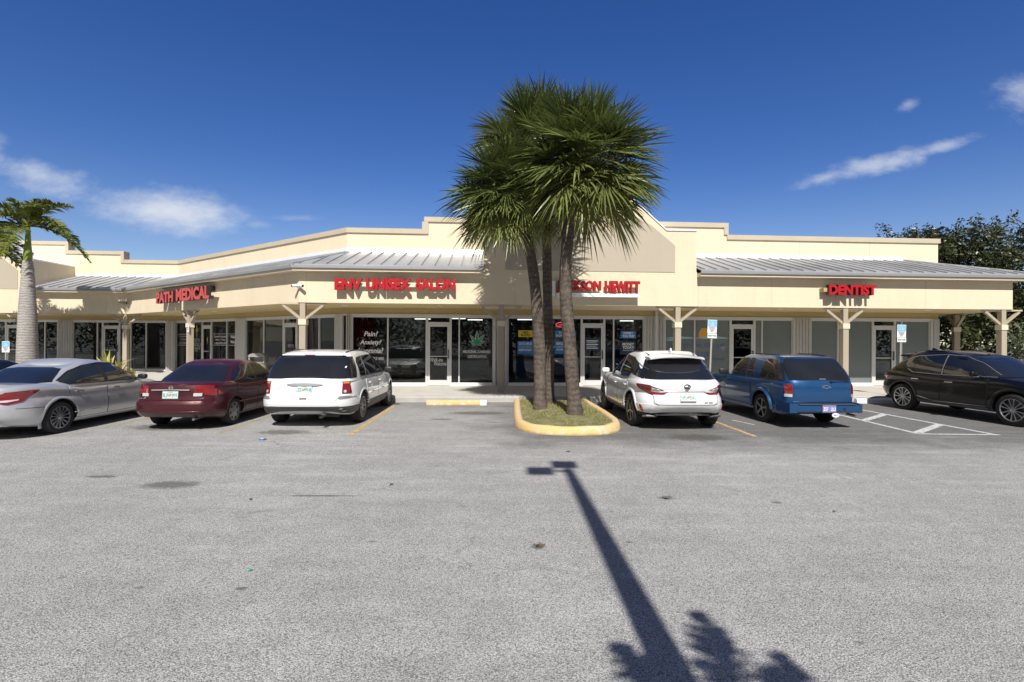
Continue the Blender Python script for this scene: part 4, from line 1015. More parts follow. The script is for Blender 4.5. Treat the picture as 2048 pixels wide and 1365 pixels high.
def fan_palm(label, base, path, r0, r1, crown, n, pet, blade, seed, low=-58):
    base = Vector(base); e = empty('cabbage_palm', tuple(base)); tag(e, label, 'palm tree', 'cabbage palms on the island'); inv = Matrix.Translation(-base)
    pts = [base] + [Vector(p) for p in path]; dense = []
    N = 34
    for i in range(N + 1):
        t = i / N * (len(pts) - 1); k = min(int(t), len(pts) - 2); f = t - k
        p0, p1, p2, p3 = pts[max(k - 1, 0)], pts[k], pts[k + 1], pts[min(k + 2, len(pts) - 1)]
        dense.append(.5 * ((2 * p1) + (p2 - p0) * f + (2 * p0 - 5 * p1 + 4 * p2 - p3) * f * f + (3 * p1 - p0 - 3 * p2 + p3) * f ** 3))
    rad = [(r0 * 1.18 if i < 2 else r0 + (r1 - r0) * min(1, i / N * 1.4)) * rng.uniform(.965, 1.035) for i in range(N + 1)]
    b = MB(); b.tube(dense, rad, 'cabbage_palm_bark', 22, True, wob=.045)
    o = b.build('trunk', e, smooth=70); o.matrix_parent_inverse = inv
    b = MB(); fan_crown(b, crown, n, pet, blade, seed, low)
    for k in range(26):   # old leaf bases under the crown
        a = k * 2.4; z = -.15 - .032 * k; c = Vector(crown) + Vector((0, 0, z)); q = Vector((math.cos(a), math.sin(a), 0)); b.tube([c + q * r1 * .8, c + q * (r1 + .07) + Vector((0, 0, .14)), c + q * (r1 + .16) + Vector((0, 0, .30))], [.045, .03, .02], 'fan_palm_leaf', 5, True, (.3, .9))
    o = b.build('crown', e, fix=False); o.matrix_parent_inverse = inv
    return e


fan_palm('front cabbage palm on the island, straight sunlit trunk at right', (1.39, 11.2, .14), [at(1140, 700, 11.2), at(1130, 560, 11.2), at(1138, 450, 11.25), at(1160, 345, 11.3)], .158, .122, at(1166, 322, 11.3), 104, .84, .93, 11, -52)
fan_palm('left cabbage palm on the island, trunk leaning left into a low crown', (.68, 12.2, .15), [at(1078, 690, 12.2), at(1068, 560, 12.2), at(1050, 470, 12.2), at(1018, 405, 12.2)], .15, .118, at(1014, 378, 12.2), 92, .72, .80, 23, -52)
fan_palm('rear cabbage palm on the island, thin dark trunk between the other two', (.97, 13.2, .14), [at(1097, 700, 13.2), at(1094, 560, 13.2), at(1090, 440, 13.2), at(1076, 330, 13.2)], .135, .115, at(1070, 302, 13.2), 100, .88, 1.0, 37, -52)


def feather_crown(b, c, fronds, seed, leaf=.42, m='feather_palm_leaf', per=74, plume=1.0, wid=.027):
    """fronds: (azimuth deg, elevation deg, length, droop)"""
    rg = random.Random(seed); Z = Vector((0, 0, 1)); c = Vector(c)
    for (az, el, L, dr) in fronds:
        az, el = R(az), R(el); d = Vector((math.cos(az) * math.cos(el), math.sin(az) * math.cos(el), math.sin(el)))
        f = lambda t: c + d * L * t - Z * dr * L * t ** 2.2
        b.tube([f(t / 8) for t in range(9)], [.03 * (1 - t / 9) + .006 for t in range(9)], m, 6, False, (.75, .1)); tn = rg.uniform(.15, .75)
        for k in range(per):
            t = .16 + .84 * k / (per - 1); p = f(t); tg = (f(min(1, t + .02)) - f(t - .02)).normalized(); s = tg.cross(Z)
            if s.length < .05: s = Vector((1, 0, 0))
            s.normalize(); n = s.cross(tg)
            for sd_ in (-1, 1):
                ln = leaf * math.sin(math.pi * min(1, (t * .80 + .18))) ** .6 * rg.uniform(.8, 1.1); ang = rg.uniform(-.2, 1.15) * plume
                u = (s * sd_ * math.cos(ang) + n * math.sin(ang) + tg * .55).normalized(); x_ = tg.cross(u).normalized(); y_ = u.cross(x_); q_ = rg.uniform(-.9, .9); wv = x_ * math.sin(q_) + y_ * math.cos(q_)
                w = wid; P = [p, p + u * ln * .5 - Z * .05 * ln, p + u * ln - Z * .26 * ln]
                vs = [P[0] - wv * w * .6, P[0] + wv * w * .6, P[1] - wv * w, P[1] + wv * w, P[2]]
                b.add(vs, [(0, 1, 3, 2), (2, 3, 4)], m, (max(0, min(1, tn + rg.uniform(-.2, .25))), .25 if rg.random() < .06 else 0))


def royal_palm(label, x, y, prof, shaft, crown_z, fronds, seed, leaf=.42, lean=0.0):
    e = empty('royal_palm', (x, y, 0)); tag(e, label, 'palm tree', 'royal palms')
    b = MB(); zs = [p[0] for p in prof]; b.tube([(lean * z, 0, z) for z in zs], [p[1] for p in prof], 'royal_palm_bark', 26); b.build('trunk', e, smooth=60)
    z0 = zs[-1]; b = MB(); b.tube([(lean * z0, 0, z0 - .01), (lean * z0, 0, z0 + .25), (lean * z0, 0, z0 + .6), (lean * crown_z, 0, crown_z)], [shaft, shaft * 1.02, shaft * .75, shaft * .45], 'crownshaft', 16); b.build('crownshaft', e, smooth=60)
    b = MB(); feather_crown(b, (lean * crown_z, 0, crown_z - .05), fronds, seed, leaf); b.build('crown', e, fix=False)
    return e


royal_palm('pale grey royal palm with a swollen trunk at the far left of the walkway', -18.55, 19.6, [(0, .36), (.5, .335), (1.5, .315), (2.6, .285), (3.6, .23), (4.35, .18), (4.72, .15)], .135, 6.1,
           [(5, 48, 2.35, .42), (-15, 22, 2.3, .62), (25, 5, 1.9, .75), (-70, -15, 1.9, .55), (200, 52, 2.1, .5), (170, 20, 2.2, .75), (215, -5, 2.0, .8), (120, 40, 2.0, .5), (75, 25, 2.0, .6), (-100, 35, 1.8, .6), (60, 78, 1.3, .15), (10, 66, 1.9, .42), (185, 68, 1.8, .4), (-40, 50, 2.0, .5), (140, 62, 1.8, .4), (-160, 40, 2.0, .6)], 5, .44)
royal_palm('second royal palm with dense drooping fronds cut off by the left edge', -21.1, 19.4, [(0, .42), (1.5, .38), (3.6, .27), (4.1, .18)], .145, 5.45,
           [(k * 37, 45 - 14 * (k % 5), 2.5, .5 + .12 * (k % 4)) for k in range(15)], 8, .46)
# palm behind the camera whose shadow falls on the lot
royal_palm('young palm behind the viewpoint casting its feathery shadow on the lot', 1.14, -3.12, [(0, .22), (1.5, .17), (3.2, .12), (4.2, .10)], .09, 4.75,
           [(85, 12, 1.85, .16), (73, 8, 1.6, .18), (106, 10, 1.6, .16), (118, 4, 1.1, .2), (95, 4, 1.1, .2), (79, 4, 1.2, .2), (200, 30, 1.6, .5), (330, 30, 1.6, .5), (250, 40, 1.6, .4), (290, 40, 1.6, .4)], 9, .28)
# double-headed lamp post behind the camera
e = empty('lamp_post', (.95, -1.72, 0)); tag(e, 'tapered concrete lamp post with two square heads behind the viewpoint', 'lamp post')
b = MB(); b.tube([(0, 0, 0), (0, 0, 4.5), (0, 0, 9.0)], [.155, .112, .07], 'lamp_concrete', 16); b.build('pole', e, smooth=60)
for (dx, dy) in ((-1, 0), (0.0, 1)):
    b = MB(); b.bar((0, 0, 8.93), (dx * .2, dy * .2, 8.93), .06, .06, 'bronze'); b.box((dx * .39 - .03 * abs(dy), dy * .36, 8.93), (.36, .30, .14), 'bronze'); b.build('lamp_head', e, bevel=.01)


# ---- yellow-green strap-leaved plants in front of the left wing
def strap_plant(x, y, n, h, seed, label):
    rg = random.Random(seed); b = MB()
    for k in range(n):
        az = k * 2.4; el = R(rg.uniform(42, 86)); L = h * rg.uniform(.7, 1.15); d = Vector((math.cos(az) * math.cos(el), math.sin(az) * math.cos(el), math.sin(el))); s = d.cross(Vector((0, 0, 1))).normalized()
        P = [d * L * t - Vector((0, 0, .25 * L * t ** 3)) for t in (0, .35, .7, 1)]; W_ = [.03, .055, .04, .003]; c = rg.uniform(.2, 1)
        b.add([p + s * sg * w for p, w in zip(P, W_) for sg in (-1, 1)], [(0, 1, 3, 2), (2, 3, 5, 4), (4, 5, 7, 6)], 'variegated_leaf', (c, 0))
    o = b.build('strap_plant', fix=False); o.location = (x, y, ZS - .05); return tag(o, label, 'plant', 'strap-leaved plants along the kerb')


pp = at(214, 745, 19.8); strap_plant(pp.x, pp.y, 34, 1.45, 3, 'tall yellow-green strap-leaved plant left of the shaded column')
pp = at(236, 745, 20.2); strap_plant(pp.x, pp.y, 30, 1.0, 4, 'shorter yellow strap-leaved plant at the foot of the shaded column')
pp = at(262, 748, 20.0); strap_plant(pp.x, pp.y, 22, .62, 6, 'low yellow strap-leaved plant right of the shaded column')


# ------------------------------------------------------------------ broadleaf trees and shrubs
def leaf_clumps(b, clumps, n, size, m, seed, hang=.0):
    rg = random.Random(seed); tot = sum(r[0] * r[1] * r[2] for _, r, _ in clumps) or 1
    for c, r, t0 in clumps:
        k = int(n * (r[0] * r[1] * r[2]) / tot)
        for _ in range(k):
            v = Vector((rg.gauss(0, 1), rg.gauss(0, 1), rg.gauss(0, 1))).normalized() * rg.random() ** .42
            if rg.random() < .10: v *= 1.28
            p = Vector((c[0] + v.x * r[0], c[1] + v.y * r[1], c[2] + v.z * r[2])); u = Vector((rg.gauss(0, 1), rg.gauss(0, 1), rg.gauss(0, .7) - hang)).normalized(); w = u.cross(Vector((rg.gauss(0, 1), rg.gauss(0, 1), rg.gauss(0, 1)))).normalized(); s = size * rg.uniform(.6, 1.4)
            b.add([p - u * s, p + w * s * .45, p + u * s, p - w * s * .45], [(0, 1, 2, 3)], m, (max(0, min(1, t0 + rg.uniform(-.35, .45))), .5 if rg.random() < .05 else 0))


def tree(label, x, y, h, rx, ry, n, seed, leaf=.085, m='broad_leaf', trunk=.16, group='broadleaf trees behind the strip', z0=.28):
    rg = random.Random(seed); e = empty('broadleaf_tree', (x, y, 0)); tag(e, label, 'tree', group)
    b = MB(); b.tube([(0, 0, 0), (.1, 0, h * .25), (-.05, .1, h * .5), (.1, 0, h * .75)], [trunk, trunk * .8, trunk * .6, trunk * .25], 'oak_bark', 10); clumps = []
    for k in range(15):
        a = k * 2.4; zz = h * (z0 + (.93 - z0) * ((k + .5) / 15)); q = math.sin(math.pi * min(1, .25 + .72 * (zz / h - z0) / (1 - z0))) ** .7; rr = rg.uniform(.35, .95) * q
        c = (math.cos(a) * rx * rr, math.sin(a) * ry * rr, zz); r = rg.uniform(.36, .54) * rx; clumps.append((c, (r, r * ry / rx, r * rg.uniform(.55, .85)), rg.uniform(.2, .6)))
        b.tube([(0, 0, h * (.2 + .5 * k / 15)), (c[0] * .55, c[1] * .55, (h * (.2 + .5 * k / 15) + zz) / 2 + .1), c], [trunk * .4, trunk * .22, .012], 'oak_bark', 6)
    for k in range(16):    # twigs standing out of the outline
        a = rg.uniform(0, 6.3); zz = h * rg.uniform(.72, 1.0); c = (math.cos(a) * rx * rg.uniform(.2, .9), math.sin(a) * ry * .6, zz + rg.uniform(0, .5)); clumps.append((c, (.26, .26, .42), rg.uniform(.3, .7)))
        b.tube([(c[0] * .6, c[1] * .6, zz - .9), c], [.02, .006], 'oak_bark', 5)
    b.build('trunk', e, smooth=60); b = MB(); leaf_clumps(b, clumps, n, leaf, m, seed); b.build('crown', e, fix=False); return e


tree('dark leafy tree rising just beyond the right end of the parapet', 21.3, 24.6, 7.5, 2.7, 2.0, 26000, 41); tree('dark broadleaf tree cut off by the right edge', 26.4, 25.0, 7.7, 2.7, 2.0, 20000, 42)
tree('thin-topped dark tree standing behind the two larger ones', 21.6, 28.0, 7.9, 1.9, 1.7, 9000, 44)


def shrub(label, x, y, h, rx, ry, n, seed, leaf, m, name='shrub', group='shrubs beyond the right end of the walkway'):
    rg = random.Random(seed); e = empty(name, (x, y, 0)); tag(e, label, 'shrub', group); b = MB(); clumps = []
    for k in range(9):
        a = k * 2.4; c = (math.cos(a) * rx * .6, math.sin(a) * ry * .6, h * (.2 + .65 * (k + .5) / 9)); clumps.append((c, (rx * .5, ry * .5, h * .22), rg.uniform(.2, .7))); b.tube([(0, 0, 0), (c[0] * .4, c[1] * .4, c[2] * .6), c], [.04, .025, .008], 'oak_bark', 5)
    b.build('stem', e); b = MB(); leaf_clumps(b, clumps, n, leaf, m, seed); b.build('crown', e, fix=False); return e


shrub('glossy pale-leaved shrub right of the corner column', 20.2, 19.6, 3.0, 1.9, 1.2, 2600, 51, .075, 'shrub_leaf'); shrub('dark tall shrub behind the rear column', 19.3, 22.8, 4.6, 1.7, 1.2, 3600, 52, .11, 'broad_leaf')
shrub('dark dense shrub filling the gap beside the side wall', 18.3, 25.2, 4.4, 1.3, 1.2, 2600, 53, .12, 'broad_leaf'); shrub('tall dark shrub beneath the right edge tree', 23.3, 22.6, 5.4, 2.2, 1.4, 4600, 54, .12, 'broad_leaf')
shrub('low dark shrub at the right edge behind the glossy one', 25.6, 21.8, 4.8, 2.0, 1.3, 3200, 55, .12, 'broad_leaf')
# ---- across the street behind the camera (seen only as reflections in the glass)
b = MB(); b.add([(-80, -14, .012), (-80, -9, .012), (80, -9, .012), (80, -14, .012)], [(0, 1, 2, 3)], 'lawn'); tag(b.build('grass_strip'), kind='structure')
for k, x in enumerate((-27, -19, -11.5, -2, 7, 15, 24)):
    tree('round dark street tree across the road, ' + ['far left', 'second from the left', 'left of the middle', 'middle', 'right of the middle', 'second from the right', 'far right'][k] + ' of its row', x, -20 - 2 * (k % 3), 7.5 + (k * 5 % 3), 3.4, 2.6, 900, 60 + k, .30, 'broad_leaf', .2, 'street trees across the road', .25)
b = MB(); leaf_clumps(b, [((x, -25 + (x % 3), 2.9), (2.4, 1.6, 3.4), .4) for x in range(-99, 100, 3)], 30000, .25, 'broad_leaf', 99)  # added belt, hides the bright horizon so the shop glass reflects dark
tag(b.build('added_foliage_belt', fix=False), 'long dark belt of foliage added across the road to darken the window reflections', 'foliage', kind='stuff')
e = empty('fuel_station', (-21, -31, 0)); tag(e, 'fuel station canopy with a blue band across the road', 'fuel station')
b = MB(); b.box((0, 0, 5.4), (20, 9, .5), 'station_white'); b.build('roof', e); b = MB(); b.box((0, 4.53, 5.4), (20.1, .05, .9), 'canopy_blue'); b.build('blue_band', e)
for x in (-7, 7):
    b = MB(); b.box((x, 0, 2.57), (.5, .5, 5.14), 'station_white'); b.build('column', e)


# ------------------------------------------------------------------ vehicles
def pchip(tab):
    xs = [a for a, _ in tab]; ys = [b for _, b in tab]; n = len(xs)
    if n == 1: return lambda x: ys[0]
    h = [xs[i + 1] - xs[i] for i in range(n - 1)]; dl = [(ys[i + 1] - ys[i]) / h[i] for i in range(n - 1)]; m = [0.0] * n
    m[0], m[-1] = dl[0], dl[-1]
    for i in range(1, n - 1):
        if dl[i - 1] * dl[i] > 0:
            w1, w2 = 2 * h[i] + h[i - 1], h[i] + 2 * h[i - 1]; m[i] = (w1 + w2) / (w1 / dl[i - 1] + w2 / dl[i])

    def f(x):
        x = min(max(x, xs[0]), xs[-1]); i = 0
        while i < n - 2 and x > xs[i + 1]: i += 1
        t = (x - xs[i]) / h[i]; t2, t3 = t * t, t * t * t
        return (2 * t3 - 3 * t2 + 1) * ys[i] + (t3 - 2 * t2 + t) * h[i] * m[i] + (-2 * t3 + 3 * t2) * ys[i + 1] + (t3 - t2) * h[i] * m[i + 1]
    return f


class Shell:
    """closed body surface: superellipse outlines stacked between zlo(t) and zhi(t); t runs 0 rear .. 1 front"""
    def __init__(s, zlo, zhi, yr, yf, w, p=(4, 4), q=(10, 8), taper=((0, 1), (1, 1)), crown=.03):
        s.zlo, s.zhi, s.yr, s.yf, s.w, s.tp = map(pchip, (zlo, zhi, yr, yf, w, taper)); s.p, s.q, s.crown = p, q, crown
    def tau(s, ph):
        c = math.cos(ph); return .5 * (1 - c ** (2 / s.q[0])) if c >= 0 else .5 * (1 + (-c) ** (2 / s.q[1]))
    def pt(s, ph, l):
        c, sn = math.cos(ph), math.sin(ph); t = s.tau(ph); p = s.p[0] if c >= 0 else s.p[1]
        x = math.copysign(abs(sn) ** (2 / p), sn) * s.w(l) * s.tp(t)
        return Vector((x, s.yr(l) + (s.yf(l) - s.yr(l)) * t, s.zlo(t) + l * (s.zhi(t) - s.zlo(t))))
    def solve(s, k, v, z, side=1):
        """surface parameters of a point given x (k='x' rear, 'X' front) or y (k='y') and height z"""
        ph = 0.0 if k == 'x' else math.pi if k == 'X' else math.pi / 2; l = .5
        for _ in range(7):
            t = s.tau(ph); l = min(1, max(0, (z - s.zlo(t)) / max(1e-4, s.zhi(t) - s.zlo(t))))
            if k == 'y':
                t = min(.9999, max(.0001, (v - s.yr(l)) / (s.yf(l) - s.yr(l)))); c = 1 - 2 * t
                ph = math.acos(math.copysign(abs(c) ** ((s.q[0] if c > 0 else s.q[1]) / 2), c))
            else:
                p = s.p[0] if k == 'x' else s.p[1]; a = min(.955, abs(v) / (s.w(l) * s.tp(t))) ** (p / 2); ph = math.asin(a)
                if k == 'X': ph = math.pi - ph
        if k != 'y': side = 1 if v >= 0 else -1
        return ph * side, l
    def nrm(s, ph, l):
        e = .004; a = s.pt(ph + e, l) - s.pt(ph - e, l); l0, l1 = max(0, l - .01), min(1, l + .01); b = s.pt(ph, l1) - s.pt(ph, l0); n = a.cross(b)
        if n.length < 1e-9: return Vector((0, -1, 0))
        n.normalize(); yc = .5 * (s.yr(l) + s.yf(l)); c = s.pt(ph, l)
        return n if n.dot(Vector((c.x, (c.y - yc) * .4, 0))) > 0 else -n
    def mesh(s, mb, m, L=18):
        cols = [math.asin(min(1, x) ** (s.p[0] / 2)) for x in (0, .12, .25, .38, .5, .62, .72, .80, .86, .90)]; a = cols[-1]; tph = lambda t, q: math.acos((1 - 2 * t) ** (q / 2)); e_ = tph(.075, s.q[0]); cols += [a + (e_ - a) * k / 9 for k in range(1, 10)] if e_ > a else []; a = cols[-1]; t1 = max(.02, s.tau(a))
        side = [t1 + (1 - 2 * t1) * i / 44 for i in range(1, 44)]
        for t in side:
            c = 1 - 2 * t; ph = math.acos(math.copysign(abs(c) ** ((s.q[0] if c > 0 else s.q[1]) / 2), c))
            if ph > cols[-1] + .002: cols.append(ph)
        fr = [math.pi - math.asin(x ** (s.p[1] / 2)) for x in (.90, .86, .80, .72, .62, .5, .38, .25, .12)]
        e_ = math.pi - tph(.06, s.q[1]); cols = [k for k in cols if k < e_ - .004]; cols += [e_ + (fr[0] - e_) * k / 9 for k in range(9)] if fr[0] > e_ else []
        cols += [p for p in fr if p > cols[-1] + .002] + [math.pi - 1e-6]
        allc = [-c for c in cols[::-1][1:]][:-1] + cols[:-1] + [math.pi - 1e-6] if False else [-c for c in cols[1:-1]][::-1] + cols
        n = len(allc); vs = []; fs = []
        rows = [[s.pt(ph, l / (L - 1)) for ph in allc] for l in range(L)]
        top = [[Vector((p.x * k, p.y, p.z + s.crown * (1 - k * k))) for p in rows[-1]] for k in (.9, .7, .45, .2, 0)]
        bot = [[Vector((p.x * k, p.y, p.z)) for p in rows[0]] for k in (0, .6)]
        R_ = bot + rows + top
        for r in R_: vs += r
        for i in range(len(R_) - 1):
            for j in range(n): fs.append((i * n + j, i * n + (j + 1) % n, (i + 1) * n + (j + 1) % n, (i + 1) * n + j))
        mb.add(vs, fs, m)


class Car:
    def __init__(s, label, loc, rz, group='cars parked along the front of the strip', name='parked_car', cat='car'):
        s.e = empty(name, loc, R(rz)); s.e.scale = (.945, .945, .90); tag(s.e, label, cat, group)
    def body(s, lo, up, paint, arches, halfw, under=.22):
        s.lo, s.up, s.paint = lo, up, paint; mb = MB(); lo.mesh(mb, paint); o = mb.build('shell')
        bm = bmesh.new(); bm.from_mesh(o.data); bmesh.ops.remove_doubles(bm, verts=bm.verts, dist=.0004); bmesh.ops.dissolve_degenerate(bm, edges=bm.edges, dist=.0003); bmesh.ops.recalc_face_normals(bm, faces=bm.faces); bm.to_mesh(o.data); bm.free()
        cb = MB()
        for (y, r, zc) in arches:
            for sg in (-1, 1):
                a, b = sg * (halfw - .30), sg * (halfw + .2); n = 40
                vs = [Vector((x, y + r * math.cos(2 * math.pi * k / n), zc + r * math.sin(2 * math.pi * k / n))) for x in (a, b) for k in range(n)]
                cb.add(vs, [tuple(range(n)), tuple(range(2 * n - 1, n - 1, -1))] + [(k, (k + 1) % n, n + (k + 1) % n, n + k) for k in range(n)], 'black_plastic')
        co = cb.build('cutter'); md = o.modifiers.new('b', 'BOOLEAN'); md.operation = 'DIFFERENCE'; md.object = co; md.solver = 'EXACT'; md.material_mode = 'TRANSFER'
        dg = bpy.context.evaluated_depsgraph_get(); me = bpy.data.meshes.new_from_object(o.evaluated_get(dg)); bpy.data.objects.remove(o); bpy.data.objects.remove(co)
        mb2 = MB(); up.mesh(mb2, paint, 14); o2 = mb2.build('greenhouse'); bm = bmesh.new(); bm.from_mesh(o2.data); bmesh.ops.remove_doubles(bm, verts=bm.verts, dist=.0004); bmesh.ops.recalc_face_normals(bm, faces=bm.faces)
        t = bpy.data.meshes.new('t'); bm.to_mesh(t); bm.free(); bpy.data.objects.remove(o2)
        bm = bmesh.new(); bm.from_mesh(me); k0 = len(bm.faces); bm.from_mesh(t)
        names = [m.name for m in me.materials if m]
        ob = MB(); ob.box((0, .5 * (lo.yr(.2) + lo.yf(.2)), lo.zlo(.5) + .03), (halfw * 1.2, (lo.yf(.2) - lo.yr(.2)) * .62, .10), 'black_plastic')
        for f in list(bm.faces)[k0:]: f.material_index = 0
        bm.to_mesh(me); bm.free()
        if len(me.materials) == 0: me.materials.append(MATS[paint])
        me.polygons.foreach_set('use_smooth', [True] * len(me.polygons)); me.set_sharp_from_angle(angle=R(38)); me.name = 'body'
        b = bpy.data.objects.new('body', me); COL.objects.link(b); b.parent = s.e; s.b = b
        u = ob.build('underbody', s.e); return b
    def patch(s, name, sh, cols, m, off=.005, sub=7, rows=6, parent=None, skirt=.02, smooth=50, mirror=False):
        """raised panel on a shell; cols (kind, value, z_low, z_high[, side])"""
        out = []
        for mir in ((1, -1) if mirror else (1,)):
            mb = MB(); grid = []; sh_ = sh
            for i in range(len(cols) - 1):
                a, b = cols[i], cols[i + 1]
                for k in range(sub + (1 if i == len(cols) - 2 else 0)):
                    t = k / sub; z0 = a[2] + (b[2] - a[2]) * t; z1 = a[3] + (b[3] - a[3]) * t; col = []
                    for r in range(rows):
                        z = z0 + (z1 - z0) * r / (rows - 1); sa = a[4] if len(a) > 4 else 1; sb = b[4] if len(b) > 4 else 1
                        q = r / (rows - 1); va, vb = [v[0] + (v[1] - v[0]) * q if isinstance(v, tuple) else v for v in (a[1], b[1])]
                        if a[0] == b[0] and sa == sb: ph, l = sh.solve(a[0], va + (vb - va) * t, z, sa)
                        else:
                            p0, l0 = sh.solve(a[0], va, z, sa); p1, l1 = sh.solve(b[0], vb, z, sb); ph, l = p0 + (p1 - p0) * t, l0 + (l1 - l0) * t
                        col.append((ph, l))
                    grid.append(col)
            n = len(grid); vs = []
            for col in grid:
                for ph, l in col: p = sh.pt(ph, l) + sh.nrm(ph, l) * off; vs.append(Vector((p.x * mir, p.y, p.z)))
            fs = [(i * rows + j, (i + 1) * rows + j, (i + 1) * rows + j + 1, i * rows + j + 1) for i in range(n - 1) for j in range(rows - 1)]
            if mir < 0: fs = [f[::-1] for f in fs]
            # skirt round the border
            loop = [(i, 0) for i in range(n)] + [(n - 1, j) for j in range(1, rows)] + [(i, rows - 1) for i in range(n - 2, -1, -1)] + [(0, j) for j in range(rows - 2, 0, -1)]
            base = len(vs)
            for i, j in loop: ph, l = grid[i][j]; p = sh.pt(ph, l) + sh.nrm(ph, l) * (off - skirt); vs.append(Vector((p.x * mir, p.y, p.z)))
            k = len(loop)
            for q in range(k):
                a_, b_ = loop[q], loop[(q + 1) % k]; f = (b_[0] * rows + b_[1], a_[0] * rows + a_[1], base + q, base + (q + 1) % k); fs.append(f if mir > 0 else f[::-1])
            mb.add(vs, fs, m); o = mb.build(name, parent or s.e, fix=True, smooth=smooth); out.append(o)
        return out
    def both(s, name, sh, cols, m, **k): return s.patch(name, sh, cols, m, mirror=True, **k)
    def seam(s, sh, pts, w=.007, m='black_plastic', side=1, off=.0085, name='seam'):
        """thin dark gap line through (kind, value, z) points"""
        mb = MB(); P = []
        for i in range(len(pts) - 1):
            a, b = pts[i], pts[i + 1]
            for k in range(9 if i < len(pts) - 2 else 10):
                t = k / 9; ph, l = sh.solve(a[0], a[1] + (b[1] - a[1]) * t, a[2] + (b[2] - a[2]) * t, side); P.append(sh.pt(ph, l) + sh.nrm(ph, l) * (off - w * .4))
        mb.tube(P, w / 2, m, 5, True); return mb
    def on(s, sh, k, v, z, side=1, off=0.0):
        ph, l = sh.solve(k, v, z, side); n = sh.nrm(ph, l); return sh.pt(ph, l) + n * off, n
    def frame(s, p, n):
        x = Vector((0, 0, 1)).cross(n).normalized(); z = n.cross(x); return Matrix((x, n, z)).transposed()   # x along, y out, z up
    def arch(s, y, zc, r0, w, off, m, a0=-12, a1=192, name='wheel_arch'):
        for sg in (-1, 1):
            mb = MB(); vs = []; n = 26; rows = 4
            for i in range(n + 1):
                a = R(a0 + (a1 - a0) * i / n)
                for j, (q, o) in enumerate(((0, off * .6), (.25, off), (.7, off), (1, .001))):
                    rr = r0 + w * q; z = max(zc + rr * math.sin(a), s.lo.zlo(.5) + .01); ph, l = s.lo.solve('y', y + rr * math.cos(a), z, 1); p = s.lo.pt(ph, l) + s.lo.nrm(ph, l) * o
                    vs.append(Vector((p.x * sg, p.y, p.z)))
                
            fs = [(i * rows + j, (i + 1) * rows + j, (i + 1) * rows + j + 1, i * rows + j + 1) for i in range(n) for j in range(rows - 1)]
            ins = len(vs)
            for i in range(n + 1): p = vs[i * rows]; vs.append(Vector((p.x - sg * .05, p.y, p.z)))
            fs += [(ins + i, ins + i + 1, (i + 1) * rows, i * rows) for i in range(n)]
            mb.add(vs, fs, m); mb.build(name, s.e, smooth=50)
    def wheels(s, ys, r, w, xo, rim, spokes, style='spoke', rr=.68):
        proto = None
        for y in ys:
            for sg in (1, -1):
                if proto is None:
                    wo = empty('wheel', (0, 0, 0), 0, s.e); mb = MB()
                    mb.lathe([(r * rr, -w), (r * .90, -w - .0), (r * .975, -w + .025), (r, -w + .06), (r, -.06), (r * .975, -.02), (r * .90, .004), (r * (rr + .02), -.004), (r * rr, -.02)], 'black_rubber', 44, 'x'); mb.build('tyre', wo, smooth=50)
                    mb = MB(); R0 = r * rr
                    mb.lathe([(R0, -.02), (R0 * 1.0, -.004), (R0 * .955, -.004), (R0 * .93, -.03), (R0 * .90, -.09), (R0 * .3, -.10), (.001, -.10)], 'dark_alloy' if style != 'cap' else rim, 44, 'x')
                    mb.lathe([(R0 * 1.01, -.012), (R0 * 1.0, -.001), (R0 * .95, -.001), (R0 * .935, -.02)], rim, 44, 'x')
                    if style == 'cap':
                        mb.lathe([(R0 * .93, -.02), (R0 * .72, -.008), (R0 * .5, -.004), (R0 * .22, .004), (.001, .008)], rim, 44, 'x')
                        for k in range(spokes):
                            a = 2 * math.pi * k / spokes; c = Vector((0, math.cos(a), math.sin(a))); t = Vector((0, -c.z, c.y))
                            q = [c * R0 * .86 + t * .035, c * R0 * .86 - t * .035, c * R0 * .60 - t * .02, c * R0 * .60 + t * .02]; mb.prism([v + Vector((-.012, 0, 0)) for v in q], (.012, 0, 0), 'black_plastic')
                    else:
                        mb.lathe([(R0 * .20, -.06), (R0 * .20, -.022), (R0 * .13, -.016), (.001, -.016)], rim, 24, 'x')
                        for k in range(spokes):
                            a = 2 * math.pi * k / spokes
                            for dv in ((-1, 1) if style == 'split' else (0,)):
                                w0, w1 = (.5, .16) if style == 'split' else (1.0, .0)
                                f = lambda rad, off_: Vector((0, math.cos(a + off_ / rad), math.sin(a + off_ / rad))) * rad
                                b0 = R0 * .17; b1 = R0 * .955; sw = R0 * (.07 if style == 'split' else .115 if style == 'spoke' else .17)
                                oo = dv * R0 * (.20 if style == 'split' else 0); oi = dv * R0 * .035
                                q = [f(b0, oi - sw * .5), f(b0, oi + sw * .5), f((b0 + b1) / 2, oi * .4 + oo * .55 + sw * .42), f(b1, oo + sw * .75), f(b1, oo - sw * .75), f((b0 + b1) / 2, oi * .4 + oo * .55 - sw * .42)]
                                mb.prism([v + Vector((-.045 + .012 * 0, 0, 0)) for v in q], (.032, 0, 0), rim)
                    mb.build('rim', wo, smooth=40); proto = wo; cur = wo
                else: cur = copy_tree(proto, s.e)
                cur.location = (sg * xo, y, r); cur.rotation_euler = (rng.uniform(0, 1.2), 0, 0) if sg > 0 else (rng.uniform(0, 1.2), 0, math.pi)
